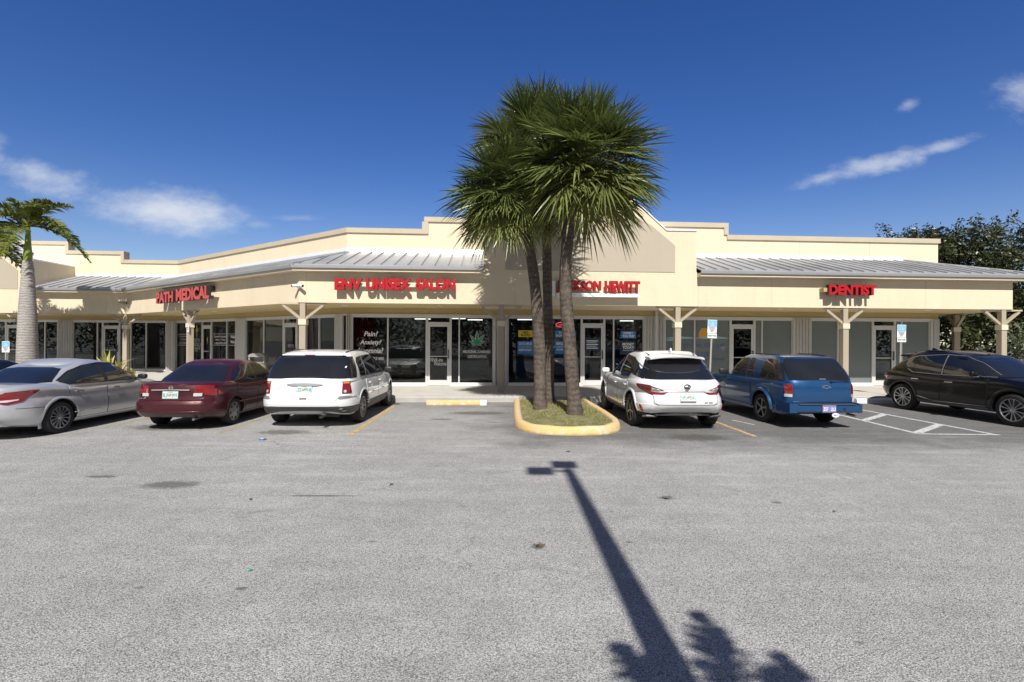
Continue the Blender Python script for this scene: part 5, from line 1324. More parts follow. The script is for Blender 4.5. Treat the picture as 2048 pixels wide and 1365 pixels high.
    def plate(s, p, n, text, dark=False):
        M = s.frame(p, n); fn = lambda ox, oz, o: (lambda X, Y, q: p + M @ Vector((ox + X, o + q, oz + Y)))
        mb = MB(); mb.box(p + n * .004, (.325, .010, .172), 'dull_steel', M); mb.build('plate_frame', s.e, bevel=.002); mb = MB(); mb.box(p + n * .007, (.305, .012, .152), 'plate_purple' if dark else 'plate_white', M); o = mb.build('license_plate', s.e, bevel=.002)
        ink = 'white_ink' if dark else 'plate_teal'; a, b = text[:3], text[3:]; mb = MB()
        fl = lambda ox, oz: (lambda X, Y, q: p + M @ Vector((ox + X, .0135 + q, oz + Y)))
        put_text(mb, a, fl(-.14, -.045), .108, .078, ink, None, .002, .02); put_text(mb, b, fl(.032, -.045), .108, .078, ink, None, .002, .02)
        if not dark:
            put_text(mb, 'FLORIDA', fl(-.05, .048), .10, .018, ink, None, .0015, .01)
            for q, (x, z) in enumerate(((-.012, .01), (.014, -.008))): mb.lathe([(.001, 0), (.022, 0), (.022, .002), (.001, .002)], 'plate_orange', 12, 'x', (0, 0, 0)) if False else mb.prism([p + M @ Vector((-(x + .022 * math.cos(t)), .0138 + .0004 * q, z + .026 * math.sin(t))) for t in [k * .63 for k in range(10)]], n * .002, 'plate_orange')
        mb.build('lettering', o, fix=True)
    def mirror(s, y, z, x, m, chrome=None, sz=(.17, .11, .13)):
        for sg in (-1, 1):
            mb = MB(); mb.pod((sg * (x + .11), y, z), (sz[0] * 1.15, sz[1] * 1.1, sz[2]), m); o = mb.build('wing_mirror', s.e, smooth=70)
            mb = MB(); mb.bar((sg * (x - .06), y + .03, z - .05), (sg * (x + .05), y + .01, z - .03), .05, .04, 'black_plastic'); mb.build('mirror_arm', o)
            if chrome: mb = MB(); mb.bar((sg * (x + .0), y + .03, z - .068), (sg * (x + .20), y - .03, z - .05), .02, .03, 'chrome'); mb.build('mirror_trim', o, bevel=.005)
    def handle(s, doors, y, z, m, ln=.19):
        for sg, d in zip((1, -1), doors):
            p, n = s.on(s.lo, 'y', y, z, 1, .006); p = Vector((p.x * sg, p.y, p.z)); n = Vector((n.x * sg, n.y, n.z)); M = s.frame(p, n); mb = MB()
            mb.box(p + n * .022, (ln, .018, .028), m, M); mb.box(p + n * .01 + M @ Vector((ln * .42, 0, 0)), (.03, .03, .026), m, M); mb.box(p + n * .01 - M @ Vector((ln * .42, 0, 0)), (.03, .03, .026), m, M); mb.build('handle', d, bevel=.006)
    def wiper(s, sh, x0, z0, x1, z1, m='black_plastic', off=.03):
        a, n = s.on(sh, 'x', x0, z0, 1, off); b, _ = s.on(sh, 'x', x1, z1, 1, off); mb = MB(); mb.bar(a, b, .016, .02, m); mb.lathe([(.001, 0), (.025, 0), (.025, .03), (.001, .03)], m, 10, 'z', a - Vector((0, 0, .015))); mb.build('rear_wiper', s.e)
    def chromeline(s, sh, pts, name='trim', m='chrome', w=.016, mirror=True, off=.010):
        for sg in ((1, -1) if mirror else (1,)):
            P = []
            for i in range(len(pts) - 1):
                for k in range(8 if i < len(pts) - 2 else 9):
                    t = k / 8; ph, l = sh.solve(pts[i][0], pts[i][1] + (pts[i + 1][1] - pts[i][1]) * t, pts[i][2] + (pts[i + 1][2] - pts[i][2]) * t); p = sh.pt(ph, l) + sh.nrm(ph, l) * off; P.append(Vector((p.x * sg, p.y, p.z)))
            mb = MB(); mb.tube(P, w / 2, m, 6); mb.build(name, s.e, smooth=60)
    def seams(s, lines, sh=None, mirror=True, w=.008, name='panel_gap', m='black_plastic', off=.004):
        for ln in lines: s.chromeline(sh or s.lo, ln, name, m, w, mirror, off)


def door_cols(y0, y1, zb, zt, arch=None, n=7, top=None):
    """door outline from y0 to y1; its lower edge follows a wheel arch (yc, zc, r)"""
    c = []
    for i in range(n + 1):
        y = y0 + (y1 - y0) * i / n; z = zb
        if arch and abs(y - arch[0]) < arch[2]: z = max(zb, arch[1] + math.sqrt(arch[2] ** 2 - (y - arch[0]) ** 2))
        c.append(('y', y, z, zt if top is None else top(y)))
    return c


def sedan_low(L, w, deck, belt, cowl, hood, nose, zb=.22, tuck=.10):
    return dict(zlo=((0, zb + .06), (.1, zb), (.9, zb - .02), (1, zb + .02)), zhi=((0, deck - .02), (.03, deck), (.17, deck - .01), (.30, belt), (.62, belt), (.70, cowl), (.85, hood), (1, nose)))


# -- maroon compact saloon
def maroon(label, loc, rz, paint='maroon_paint', plate='ILFJ05', **kw):
    c = Car(label, loc, rz, **kw); L = 4.45; w = .858
    lo = Shell(((0, .30), (.12, .22), (.9, .19), (1, .22)), ((0, .985), (.035, 1.0), (.16, 1.0), (.30, .955), (.60, .935), (.70, .945), (.86, .85), (1, .66)),
               ((0, .16), (.10, .06), (.22, .005), (.38, 0), (.47, .015), (.52, .085), (.75, .11), (.93, .125), (1, .17)), ((0, L - .12), (.3, L), (.7, L - .06), (1, L - .25)),
               ((0, .79), (.12, .838), (.35, w), (.62, w), (.85, w - .015), (.95, w - .04), (1, w - .085)), (3.6, 3.6), (11, 7), ((0, .95), (.12, .99), (.3, 1), (.75, 1), (1, .93)), .02)
    up = Shell(((0, .93), (.5, .90), (1, .90)), ((0, 1.365), (.10, 1.40), (.4, 1.44), (.75, 1.42), (1, 1.38)), ((0, .62), (.5, 1.02), (.88, 1.33), (1, 1.52)), ((0, 3.42), (.5, 3.05), (.9, 2.70), (1, 2.50)),
               ((0, w - .035), (.25, w - .06), (.6, w - .155), (.85, w - .235), (.95, w - .28), (1, w - .34)), (4.5, 4), (9, 6), ((0, .93), (.3, 1), (.8, 1), (1, .92)), .025)
    ar = [(.98, .345, .305), (3.60, .345, .305)]; c.body(lo, up, paint, ar, w)
    c.wheels((.98, 3.60), .305, .19, w - .035, 'grey_hubcap', 7, 'cap')
    for y, r, zc in ar: c.arch(y, zc, r, .05, .010, paint, 0, 180)
    c.patch('rear_window', up, [('x', (-.69, -.53), .985, 1.315), ('x', -.3, .985, 1.33), ('x', .3, .985, 1.33), ('x', (.69, .53), .985, 1.315)], 'car_glass_dark')
    c.patch('windshield', up, [('X', .62, .98, 1.30), ('X', .25, .98, 1.34), ('X', -.25, .98, 1.34), ('X', -.62, .98, 1.30)], 'car_glass_dark')
    c.both('side_window', up, [('y', 1.00, .975, 1.04), ('y', 1.22, .972, 1.20), ('y', 1.30, .97, 1.245)], 'car_glass_dark')
    c.both('side_window', up, [('y', 1.325, .97, 1.255), ('y', 1.55, .965, 1.325), ('y', 1.93, .96, 1.355)], 'car_glass_dark')
    c.both('side_window', up, [('y', 2.03, .955, 1.355), ('y', 2.45, .95, 1.335), ('y', 2.72, .95, 1.22), ('y', 3.05, .95, 1.02)], 'car_glass_dark')
    c.both('pillar_trim', up, [('y', 1.91, .96, 1.355), ('y', 2.05, .955, 1.36)], 'charcoal_paint', off=.003)
    d1 = c.both('door', lo, door_cols(1.08, 1.98, .27, .935, (.98, .345, .37)), paint, rows=8); d2 = c.both('door', lo, door_cols(2.0, 3.08, .27, .925), paint, rows=8)
    c.handle(d1, 1.30, .80, paint); c.handle(d2, 2.20, .79, paint)
    c.chromeline(lo, [('y', 1.1, .52), ('y', 3.1, .50)], 'side_moulding', paint, .035); c.chromeline(lo, [('y', 1.1, .255), ('y', 3.1, .25)], 'sill_trim', 'dull_steel', .014)
    c.seams([[('y', 1.99, .27), ('y', 1.99, .93)], [('y', 1.08, .5), ('y', 1.06, .93)], [('y', 3.09, .27), ('y', 3.09, .92)]])
    c.patch('trunk_lid', lo, [('x', -.56, .66, .955), ('x', .56, .66, .955)], paint, off=.006)
    c.patch('plate_recess', lo, [('x', -.34, .665, .855), ('x', .34, .665, .855)], paint, off=.001, skirt=.004)
    c.chromeline(lo, [('x', -.37, .865), ('x', 0, .872), ('x', .37, .865)], 'trunk_trim', 'chrome', .032, False, .022)
    p, n = c.on(lo, 'x', 0, .915, 1, .01); mb = MB()
    for q in (-1, 1): mb.bar(p + Vector((q * .03, 0, .028)), p + Vector((q * .022, 0, -.028)), .012, .01, 'chrome', n)
    mb.bar(p - Vector((.026, 0, 0)), p + Vector((.026, 0, 0)), .01, .01, 'chrome', n); mb.tube([p + Vector((.042 * math.cos(t), -.002, .036 * math.sin(t))) for t in [k * .4 for k in range(17)]], .005, 'chrome', 5); mb.build('emblem', c.e)
    for sg in (-1, 1):
        f = lambda q: [(k, v * (sg if k == 'x' else 1), a, b, sg) for k, v, a, b in q]
        t = c.patch('taillight', lo, f([('x', .56, .78, .955), ('x', .74, .735, .955), ('y', .27, .735, .93), ('y', .52, .755, .77)]), 'red_lens', off=.014)[0]
        c.patch('reverse_lamp', lo, f([('x', .44, .735, .80), ('x', .585, .735, .80)]), 'clear_lens', off=.016, parent=t)
        c.patch('lamp_panel', lo, f([('x', .45, .805, .945), ('x', .558, .805, .955)]), 'red_lens', off=.0125, parent=t)
        c.patch('headlight', lo, [('X', .50 * sg, .60, .70), ('X', .76 * sg, .60, .74)], 'clear_lens', off=.01)
    p, n = c.on(lo, 'x', 0, .765, 1, .006); c.plate(p, n, plate)
    bp = [('y', .56, .34, .56, -1), ('y', .12, .29, .625, -1), ('x', -.6, .285, .63), ('x', .6, .285, .63), ('y', .12, .29, .625), ('y', .56, .34, .56)]
    c.patch('bumper', lo, bp, paint, off=.012, rows=9); c.chromeline(lo, [('y', .5, .42), ('y', .16, .42)], 'bumper_strip', paint, .03); c.chromeline(lo, [('x', -.76, .42), ('x', .76, .42)], 'bumper_strip', paint, .03, False)
    for x, t in ((-.62, 'CIVIC'), (.60, 'LX')):
        p, n = c.on(lo, 'x', x, .685, 1, .012); M = c.frame(p, n); mb = MB(); put_text(mb, t, lambda X, Y, q: p + M @ Vector((X - .05, q, Y - .012)), .11 if len(t) > 2 else .07, .026, 'chrome', None, .003, .01); mb.build('badge', c.e)
    c.mirror(2.92, .99, w - .02, paint)
    mb = MB(); mb.tube([(.45, .1, .25), (.45, .5, .26)], .025, 'dull_steel', 10); mb.build('exhaust_pipe', c.e)
    return c


# -- silver saloon
def silver(label, loc, rz):
    c = Car(label, loc, rz); L = 4.86; w = .915; paint = 'silver_paint'
    lo = Shell(((0, .30), (.12, .21), (.9, .18), (1, .22)), ((0, 1.02), (.03, 1.045), (.15, 1.04), (.28, .985), (.60, .955), (.70, .965), (.86, .87), (1, .66)),
               ((0, .20), (.12, .07), (.25, .01), (.42, 0), (.55, .02), (.66, .05), (.85, .05), (.95, .06), (1, .12)), ((0, L - .12), (.3, L), (.7, L - .08), (1, L - .3)),
               ((0, .83), (.12, .885), (.35, w), (.60, w - .006), (.72, w - .03), (.85, w - .02), (.94, w - .045), (1, w - .11)), (3.0, 3.2), (8, 6), ((0, .93), (.12, .985), (.3, 1), (.75, 1), (1, .92)), .02)
    up = Shell(((0, .96), (.5, .92), (1, .91)), ((0, 1.365), (.12, 1.415), (.42, 1.475), (.75, 1.455), (1, 1.40)), ((0, .60), (.5, 1.12), (.88, 1.52), (1, 1.78)), ((0, 3.72), (.5, 3.28), (.9, 2.86), (1, 2.60)),
               ((0, w - .03), (.25, w - .07), (.6, w - .185), (.85, w - .275), (.95, w - .32), (1, w - .40)), (4, 4), (7, 6), ((0, .90), (.3, 1), (.8, 1), (1, .92)), .025)
    ar = [(1.10, .375, .335), (3.875, .375, .335)]; c.body(lo, up, paint, ar, w); c.wheels((1.10, 3.875), .332, .21, w - .03, 'alloy', 7, 'split')
    for y, r, zc in ar: c.arch(y, zc, r, .055, .013, paint, 0, 180)
    c.patch('rear_window', up, [('x', (-.74, -.55), 1.05, 1.30), ('x', (-.40, -.34), 1.03, 1.325), ('x', (.40, .34), 1.03, 1.325), ('x', (.74, .55), 1.05, 1.30)], 'car_glass_dark')
    c.patch('windshield', up, [('X', .64, 1.0, 1.31), ('X', .25, 1.0, 1.36), ('X', -.25, 1.0, 1.36), ('X', -.64, 1.0, 1.31)], 'car_glass_dark')
    c.both('side_window', up, [('y', 1.16, 1.055, 1.075), ('y', 1.33, 1.00, 1.165), ('y', 1.47, .995, 1.22)], 'car_glass_clear'); c.both('side_window', up, [('y', 1.505, .995, 1.235), ('y', 1.8, .99, 1.325), ('y', 2.22, .985, 1.375)], 'car_glass_clear')
    c.both('side_window', up, [('y', 2.33, .98, 1.38), ('y', 2.75, .975, 1.35), ('y', 3.05, .97, 1.24), ('y', 3.40, .97, 1.035)], 'car_glass_clear')
    c.both('pillar_trim', up, [('y', 2.20, .98, 1.38), ('y', 2.35, .98, 1.385)], 'black_plastic', off=.003); c.both('pillar_trim', up, [('y', 1.46, .992, 1.22), ('y', 1.52, .992, 1.24)], 'black_plastic', off=.003)
    c.chromeline(up, [('y', 1.14, 1.07), ('y', 1.5, 1.245), ('y', 1.85, 1.35), ('y', 2.3, 1.395), ('y', 2.75, 1.365), ('y', 3.06, 1.25), ('y', 3.42, 1.04)], 'window_trim', 'black_plastic', .018); c.chromeline(up, [('y', 1.16, 1.055), ('y', 1.33, .992), ('y', 2.3, .975), ('y', 3.42, .965)], 'window_trim', 'black_plastic', .018)
    d1 = c.both('door', lo, door_cols(1.30, 2.26, .28, .975, (1.10, .375, .41)), paint, rows=8); d2 = c.both('door', lo, door_cols(2.28, 3.42, .28, .962), paint, rows=8)
    c.handle(d1, 1.52, .84, 'chrome'); c.handle(d2, 2.50, .83, 'chrome')
    c.seams([[('y', 2.27, .28), ('y', 2.27, .965)], [('y', 1.33, .72), ('y', 1.25, .97)], [('y', 3.43, .28), ('y', 3.43, .96)], [('y', 1.3, .275), ('y', 3.43, .27)], [('y', .30, .61), ('y', .74, .59)]])
    c.chromeline(lo, [('y', 1.4, .40), ('y', 3.4, .37)], 'side_crease', paint, .02)
    c.patch('trunk_lid', lo, [('x', -.55, .62, 1.0), ('x', .55, .62, 1.0)], paint, off=.006); c.chromeline(lo, [('x', -.30, .86), ('x', .30, .86)], 'trunk_trim', 'chrome', .03, False, .018)
    for sg in (-1, 1):
        f = lambda q: [(k, v * (sg if k == 'x' else 1), a, b, sg) for k, v, a, b in q]
        t = c.patch('taillight', lo, f([('x', .42, .79, .855), ('x', .62, .71, .90), ('y', .22, .69, .925), ('y', .40, .735, .94), ('y', .66, .93, .945)]), 'red_lens', off=.012)[0]
        c.patch('reverse_lamp', lo, f([('x', .58, .735, .765), ('y', .22, .735, .775), ('y', .36, .765, .785)]), 'clear_lens', off=.017, parent=t); c.patch('headlight', lo, [('X', .52 * sg, .60, .70), ('X', .80 * sg, .62, .78)], 'clear_lens', off=.01)
    p, n = c.on(lo, 'x', 0, .73, 1, .006); c.plate(p, n, 'GKT482')
    c.patch('bumper', lo, [('y', .70, .34, .58, -1), ('y', .15, .28, .61, -1), ('x', -.6, .27, .61), ('x', .6, .27, .61), ('y', .15, .28, .61), ('y', .70, .34, .58)], paint, off=.012, rows=9)
    c.mirror(3.22, 1.02, w - .03, 'charcoal_paint'); mb = MB(); mb.box((w - .10, .72, .24), (.02, .05, .16), paint); mb.build('mud_flap', c.e); return c


# -- white crossover wagon with grey lower cladding
def wagon(label, loc, rz):
    c = Car(label, loc, rz); L = 5.05; w = 1.0; paint = 'white_paint'
    lo = Shell(((0, .40), (.06, .27), (.9, .24), (1, .28)), ((0, 1.09), (.1, 1.09), (.5, 1.06), (.68, 1.05), (.75, 1.03), (.88, .97), (1, .80)),
               ((0, .14), (.12, .03), (.30, 0), (.42, 0), (.47, .03), (.52, .075), (.8, .12), (1, .16)), ((0, L - .12), (.3, L), (.7, L - .06), (1, L - .22)),
               ((0, .90), (.12, .965), (.35, w), (.6, w), (.85, w - .02), (.95, w - .045), (1, w - .08)), (4.2, 3.6), (12, 7), ((0, .95), (.1, .985), (.3, 1), (.75, 1), (1, .94)), .015)
    up = Shell(((0, 1.03), (1, 1.0)), ((0, 1.60), (.08, 1.645), (.4, 1.69), (.75, 1.665), (1, 1.60)), ((0, .15), (.5, .30), (.9, .52), (1, .62)), ((0, 3.90), (.5, 3.42), (.9, 2.95), (1, 2.75)),
               ((0, w - .045), (.3, w - .075), (.65, w - .155), (.88, w - .235), (.95, w - .27), (1, w - .33)), (5.2, 4), (14, 6), ((0, .95), (.2, 1), (.8, 1), (1, .93)), .03)
    ar = [(1.05, .41, .365), (4.0, .41, .365)]; c.body(lo, up, paint, ar, w); c.wheels((1.05, 4.0), .362, .225, w - .03, 'dull_steel', 10, 'spoke')
    for y, r, zc in ar: c.arch(y, zc, r, .05, .014, paint, 5, 175)
    rw = c.patch('rear_window', up, [('x', -.95, 1.085, 1.565), ('x', -.4, 1.085, 1.60), ('x', .4, 1.085, 1.60), ('x', .95, 1.085, 1.565)], 'car_glass_dark', off=.008)[0]
    c.both('quarter_window', up, [('x', .96, 1.085, 1.56), ('y', (.42, .72), 1.09, 1.56), ('y', (.62, .84), 1.10, 1.56)], 'car_glass_dark', off=.007); c.patch('windshield', up, [('X', .70, 1.08, 1.55), ('X', .3, 1.08, 1.60), ('X', -.3, 1.08, 1.60), ('X', -.70, 1.08, 1.55)], 'car_glass_dark')
    c.both('side_window', up, [('y', .86, 1.12, 1.43), ('y', 1.0, 1.11, 1.53), ('y', 1.35, 1.105, 1.56)], 'car_glass_dark'); c.both('side_window', up, [('y', 1.385, 1.105, 1.56), ('y', 1.9, 1.10, 1.575), ('y', 2.36, 1.095, 1.57)], 'car_glass_dark')
    c.both('side_window', up, [('y', 2.46, 1.09, 1.565), ('y', 2.85, 1.085, 1.53), ('y', 3.25, 1.08, 1.33), ('y', 3.6, 1.08, 1.12)], 'car_glass_dark')
    c.both('pillar_trim', up, [('y', 2.34, 1.09, 1.57), ('y', 2.48, 1.09, 1.57)], 'black_plastic', off=.003)
    c.chromeline(up, [('y', .86, 1.10), ('y', 2.4, 1.08), ('y', 3.6, 1.065)], 'window_trim', 'black_plastic', .022); c.chromeline(up, [('y', 1.37, 1.105), ('y', 1.37, 1.57)], 'window_trim', 'dull_steel', .012)
    d1 = c.both('door', lo, door_cols(1.30, 2.40, .50, 1.05, (1.05, .41, .44)), paint, rows=7); d2 = c.both('door', lo, door_cols(2.42, 3.58, .50, 1.04), paint, rows=7); c.handle(d1, 1.62, .90, paint); c.handle(d2, 2.66, .89, paint)
    c.seams([[('y', 2.41, .5), ('y', 2.41, 1.04)], [('y', 1.34, .75), ('y', 1.30, 1.05)], [('y', 3.59, .5), ('y', 3.59, 1.03)]]); c.chromeline(lo, [('y', 1.5, .66), ('y', 3.6, .65)], 'side_moulding', 'white_trim', .035)
    c.both('sill_cladding', lo, [('y', 1.47, .27, .47), ('y', 3.58, .26, .46)], 'grey_cladding', off=.01)
    c.patch('tailgate', lo, [('x', -.72, .70, 1.075), ('x', -.62, .60, 1.08), ('x', .62, .60, 1.08), ('x', .72, .70, 1.075)], paint, off=.012, rows=8)
    c.seams([[('x', -.72, .72), ('x', -.62, .595), ('x', 0, .59), ('x', .62, .595), ('x', .72, .72)]], None, False, .010); c.seams([[('x', -.68, .815), ('x', .68, .815)]], None, False, .005, off=.013)
    c.patch('tailgate_trim', lo, [('x', -.37, .955, .965), ('x', -.25, .93, .985), ('x', 0, .925, .992), ('x', .25, .93, .985), ('x', .37, .955, .965)], 'chrome', off=.038, skirt=.04)
    p, n = c.on(lo, 'x', 0, .675, 1, .014); M = c.frame(p, n); mb = MB(); mb.box(p, (.15, .02, .018), 'black_plastic', M); mb.box(p - Vector((0, 0, .012)), (.15, .03, .012), paint, M); mb.build('tailgate_handle', c.e, bevel=.003)
    p, n = c.on(lo, 'x', 0, .855, 1, .016); c.plate(p, n, 'Z51FH8')
    for sg in (-1, 1):
        f = lambda q: [(k, v * (sg if k == 'x' else 1), a, b, sg) for k, v, a, b in q]
        t = c.patch('taillight', lo, f([('x', .742, .765, 1.075), ('x', .86, .76, 1.075), ('y', .34, .77, 1.07)]), 'red_lens', off=.016)[0]
        c.patch('turn_lamp', lo, f([('x', .752, .975, 1.06), ('x', .85, .975, 1.06), ('y', .30, .97, 1.055)]), 'amber_lens', off=.020, parent=t)
        p, n = c.on(lo, 'x', .79 * sg, .81, 1, .021); M = c.frame(p, n); mb = MB(); mb.prism([p + M @ Vector((.032 * math.cos(k * .52), 0, .032 * math.sin(k * .52))) for k in range(12)], n * .006, 'clear_lens'); mb.build('reverse_lamp', t)
        c.patch('bumper_trim', lo, f([('x', .70, .665, .70), ('x', .88, .655, .705), ('y', .50, .675, .685)]), 'chrome', off=.022, skirt=.03); c.patch('headlight', lo, [('X', .55 * sg, .68, .80), ('X', .86 * sg, .68, .84)], 'clear_lens', off=.01)
    c.patch('bumper', lo, [('y', .62, .49, .66, -1), ('y', .10, .49, .64, -1), ('x', -.7, .50, .60), ('x', .7, .50, .60), ('y', .10, .49, .64), ('y', .62, .49, .66)], paint, off=.018, rows=7)
    c.patch('bumper_cladding', lo, [('y', .66, .34, .485, -1), ('y', .10, .31, .485, -1), ('x', -.7, .30, .495), ('x', .7, .30, .495), ('y', .10, .31, .485), ('y', .66, .34, .485)], 'grey_cladding', off=.022, rows=7)
    c.wiper(up, -.02, 1.12, .34, 1.115); c.wiper(up, -.02, 1.125, -.12, 1.12)
    mb = MB(); p, n = c.on(up, 'x', 0, 1.612, 1, .0); mb.box(p + Vector((0, -.02, .0)), (1.30, .09, .035), paint); mb.build('spoiler', c.e, bevel=.012); mb = MB(); mb.box(p + Vector((-.05, -.068, 0)), (.22, .008, .022), 'red_lens'); mb.build('brake_lamp', c.e)
    for sg in (-1, 1): mb = MB(); mb.tube([up.pt(up.solve('y', y, 1.62)[0] * sg, .985) + Vector((-sg * .03, 0, .02)) for y in (.8, 1.2, 1.8, 2.4, 2.8)], .016, 'black_plastic', 8); mb.build('roof_rail', c.e)
    mb = MB(); mb.box((-.12, 1.0, 1.735), (.05, .12, .03), 'black_plastic'); mb.build('roof_antenna', c.e, bevel=.01)
    mb = MB(); mb.tube([(.36, .02, .28), (.36, .3, .29)], .045, 'dull_steel', 14, False); mb.tube([(.36, .05, .28), (.36, .06, .28)], .04, 'black_plastic', 14); mb.tube([(.36, .3, .28), (.62, .42, .26)], .05, 'black_plastic', 10); mb.build('exhaust_pipe', c.e, smooth=40)
    for t, z, wd in (('PACIFICA', .885, .20), ('AWD', .845, .07)):
        p, n = c.on(lo, 'x', -.60, z, 1, .0135); M = c.frame(p, n); mb = MB(); put_text(mb, t, lambda X, Y, q: p + M @ Vector((X - wd / 2, q, Y - .01)), wd, .02, 'ink_grey', None, .003, .01); mb.build('badge', c.e)
    c.mirror(3.28, 1.12, w - .03, 'black_plastic', None, (.20, .13, .18)); return c


# -- angular luxury crossover, used for the white and the black one
def crossover(label, loc, rz, paint, plate, badge, rim, style, n_sp, dark=False):
    c = Car(label, loc, rz); L = 4.89; w = .948
    lo = Shell(((0, .42), (.06, .30), (.9, .27), (1, .30)), ((0, 1.10), (.06, 1.12), (.18, 1.13), (.30, 1.085), (.45, 1.065), (.66, 1.075), (.73, 1.09), (.88, 1.02), (1, .84)),
               ((0, .24), (.10, .11), (.26, .02), (.40, 0), (.50, .015), (.60, .09), (.70, .10), (.76, .055), (.88, .075), (1, .15)), ((0, L - .12), (.3, L), (.7, L - .06), (1, L - .26)),
               ((0, .86), (.10, .915), (.35, w), (.55, w - .012), (.68, w - .03), (.82, w - .015), (.93, w - .045), (1, w - .10)), (3.2, 3.4), (9, 6.5), ((0, .925), (.1, .98), (.24, 1), (.75, 1), (1, .93)), .015)
    up = Shell(((0, 1.05), (.4, 1.01), (1, 1.02)), ((0, 1.56), (.08, 1.625), (.35, 1.715), (.7, 1.70), (1, 1.62)), ((0, .20), (.45, .49), (.86, .76), (1, .86)), ((0, 3.62), (.5, 3.12), (.9, 2.68), (1, 2.45)),
               ((0, w - .055), (.3, w - .10), (.65, w - .205), (.88, w - .29), (.95, w - .33), (1, w - .40)), (4.2, 4), (8.5, 6), ((0, .90), (.25, 1), (.8, 1), (1, .92)), .02)
    ar = [(1.02, .43, .385), (3.81, .43, .385)]; c.body(lo, up, paint, ar, w); c.wheels((1.02, 3.81), .378, .235, w - .02, rim, n_sp, style, .70)
    for y, r, zc in ar: c.arch(y, zc, r, .075, .022, paint, 4, 176)
    c.patch('rear_window', up, [('x', -.74, 1.10, 1.50), ('x', -.62, 1.095, 1.535), ('x', -.3, 1.09, 1.555), ('x', .3, 1.09, 1.555), ('x', .62, 1.095, 1.535), ('x', .74, 1.10, 1.50)], 'car_glass_dark', off=.008)
    c.patch('windshield', up, [('X', .66, 1.11, 1.55), ('X', .3, 1.11, 1.60), ('X', -.3, 1.11, 1.60), ('X', -.66, 1.11, 1.55)], 'car_glass_dark')
    # floating roof: glass black wraps from the rear door to the rear window
    c.both('quarter_window', up, [('x', .95, 1.10, 1.42), ('y', (.50, .68), 1.12, 1.33), ('y', .82, 1.165, 1.335), ('y', 1.02, 1.195, 1.44)], 'car_glass_dark', off=.007)
    c.both('side_window', up, [('y', 1.03, 1.195, 1.445), ('y', 1.16, 1.205, 1.505), ('y', 1.30, 1.12, 1.545)], 'car_glass_dark', off=.006); c.both('side_window', up, [('y', 1.32, 1.11, 1.55), ('y', 1.7, 1.095, 1.595), ('y', 2.10, 1.095, 1.61)], 'car_glass_dark', off=.006)
    c.both('side_window', up, [('y', 2.16, 1.095, 1.61), ('y', 2.5, 1.10, 1.575), ('y', 2.85, 1.105, 1.425), ('y', 3.30, 1.11, 1.16)], 'car_glass_dark', off=.006)
    tm = 'chrome' if paint == 'black_paint' else 'dull_steel'
    c.chromeline(up, [('y', .62, 1.32), ('y', 1.05, 1.465), ('y', 1.35, 1.565), ('y', 2.1, 1.62), ('y', 2.52, 1.585), ('y', 2.87, 1.43), ('y', 3.32, 1.15)], 'window_trim', tm, .016); c.chromeline(up, [('y', 1.14, 1.195), ('y', 1.30, 1.105), ('y', 2.1, 1.085), ('y', 3.32, 1.10)], 'window_trim', tm, .014); c.chromeline(up, [('y', 2.13, 1.09), ('y', 2.12, 1.615)], 'window_trim', tm, .014)
    d1 = c.both('door', lo, door_cols(1.22, 2.12, .42, 1.06, (1.02, .43, .475)), paint, rows=8); d2 = c.both('door', lo, door_cols(2.14, 3.26, .42, 1.06), paint, rows=8); hm = 'chrome' if paint == 'black_paint' else paint; c.handle(d1, 1.42, .93, hm); c.handle(d2, 2.36, .91, hm)
    c.seams([[('y', 2.13, .42), ('y', 2.13, 1.06)], [('y', 1.30, .82), ('y', 1.2, 1.05)], [('y', 3.27, .42), ('y', 3.27, 1.05)]]); c.chromeline(lo, [('y', 1.5, .46), ('y', 1.95, .37), ('y', 3.25, .39)], 'sill_trim', tm, .018); c.both('sill_cladding', lo, [('y', 1.47, .30, .36), ('y', 3.3, .29, .36)], 'grey_cladding', off=.01)
    c.patch('tailgate', lo, [('x', -.66, .62, 1.085), ('x', -.58, .60, 1.09), ('x', .58, .60, 1.09), ('x', .66, .62, 1.085)], paint, off=.008, rows=10)
    c.seams([[('x', -.66, .82), ('x', -.65, .64), ('x', -.58, .60), ('x', .58, .60), ('x', .65, .64), ('x', .66, .82)]], None, False, .010, off=.008); c.chromeline(lo, [('x', -.42, .872), ('x', .42, .872)], 'tailgate_trim', 'grey_cladding' if dark else 'dull_steel', .022, False, .010)
    for sg in (-1, 1):
        f = lambda q: [(k, v * (sg if k == 'x' else 1), a, b, sg) for k, v, a, b in q]
        t = c.patch('taillight', lo, f([('x', .36, .865, .875), ('x', .45, .80, .905), ('x', .66, .79, .975), ('y', .24, .80, 1.005), ('y', .40, .87, 1.015), ('y', .60, .985, 1.015)]), 'dark_red_lens', off=.014)[0]
        c.patch('clear_band', lo, f([('x', .38, .862, .876), ('x', .50, .85, .905), ('x', .68, .865, .955)]), 'clear_lens', off=.020, parent=t)
        c.patch('lamp_band', lo, f([('x', .44, .803, .845), ('x', .66, .795, .855), ('y', .24, .81, .88), ('y', .36, .88, .93)]), 'red_lens', off=.019, parent=t)
        c.patch('reflector', lo, f([('x', .80, .42, .43), ('x', .845, .45, .56), ('x', .868, .555, .575)]), 'red_lens', off=.02); c.patch('headlight', lo, [('X', .50 * sg, .72, .80), ('X', .82 * sg, .74, .88)], 'clear_lens', off=.01)
    c.patch('bumper', lo, [('y', .58, .42, .58, -1), ('y', .14, .40, .60, -1), ('x', -.7, .40, .585), ('x', .7, .40, .585), ('y', .14, .40, .60), ('y', .58, .42, .58)], paint, off=.014, rows=8)
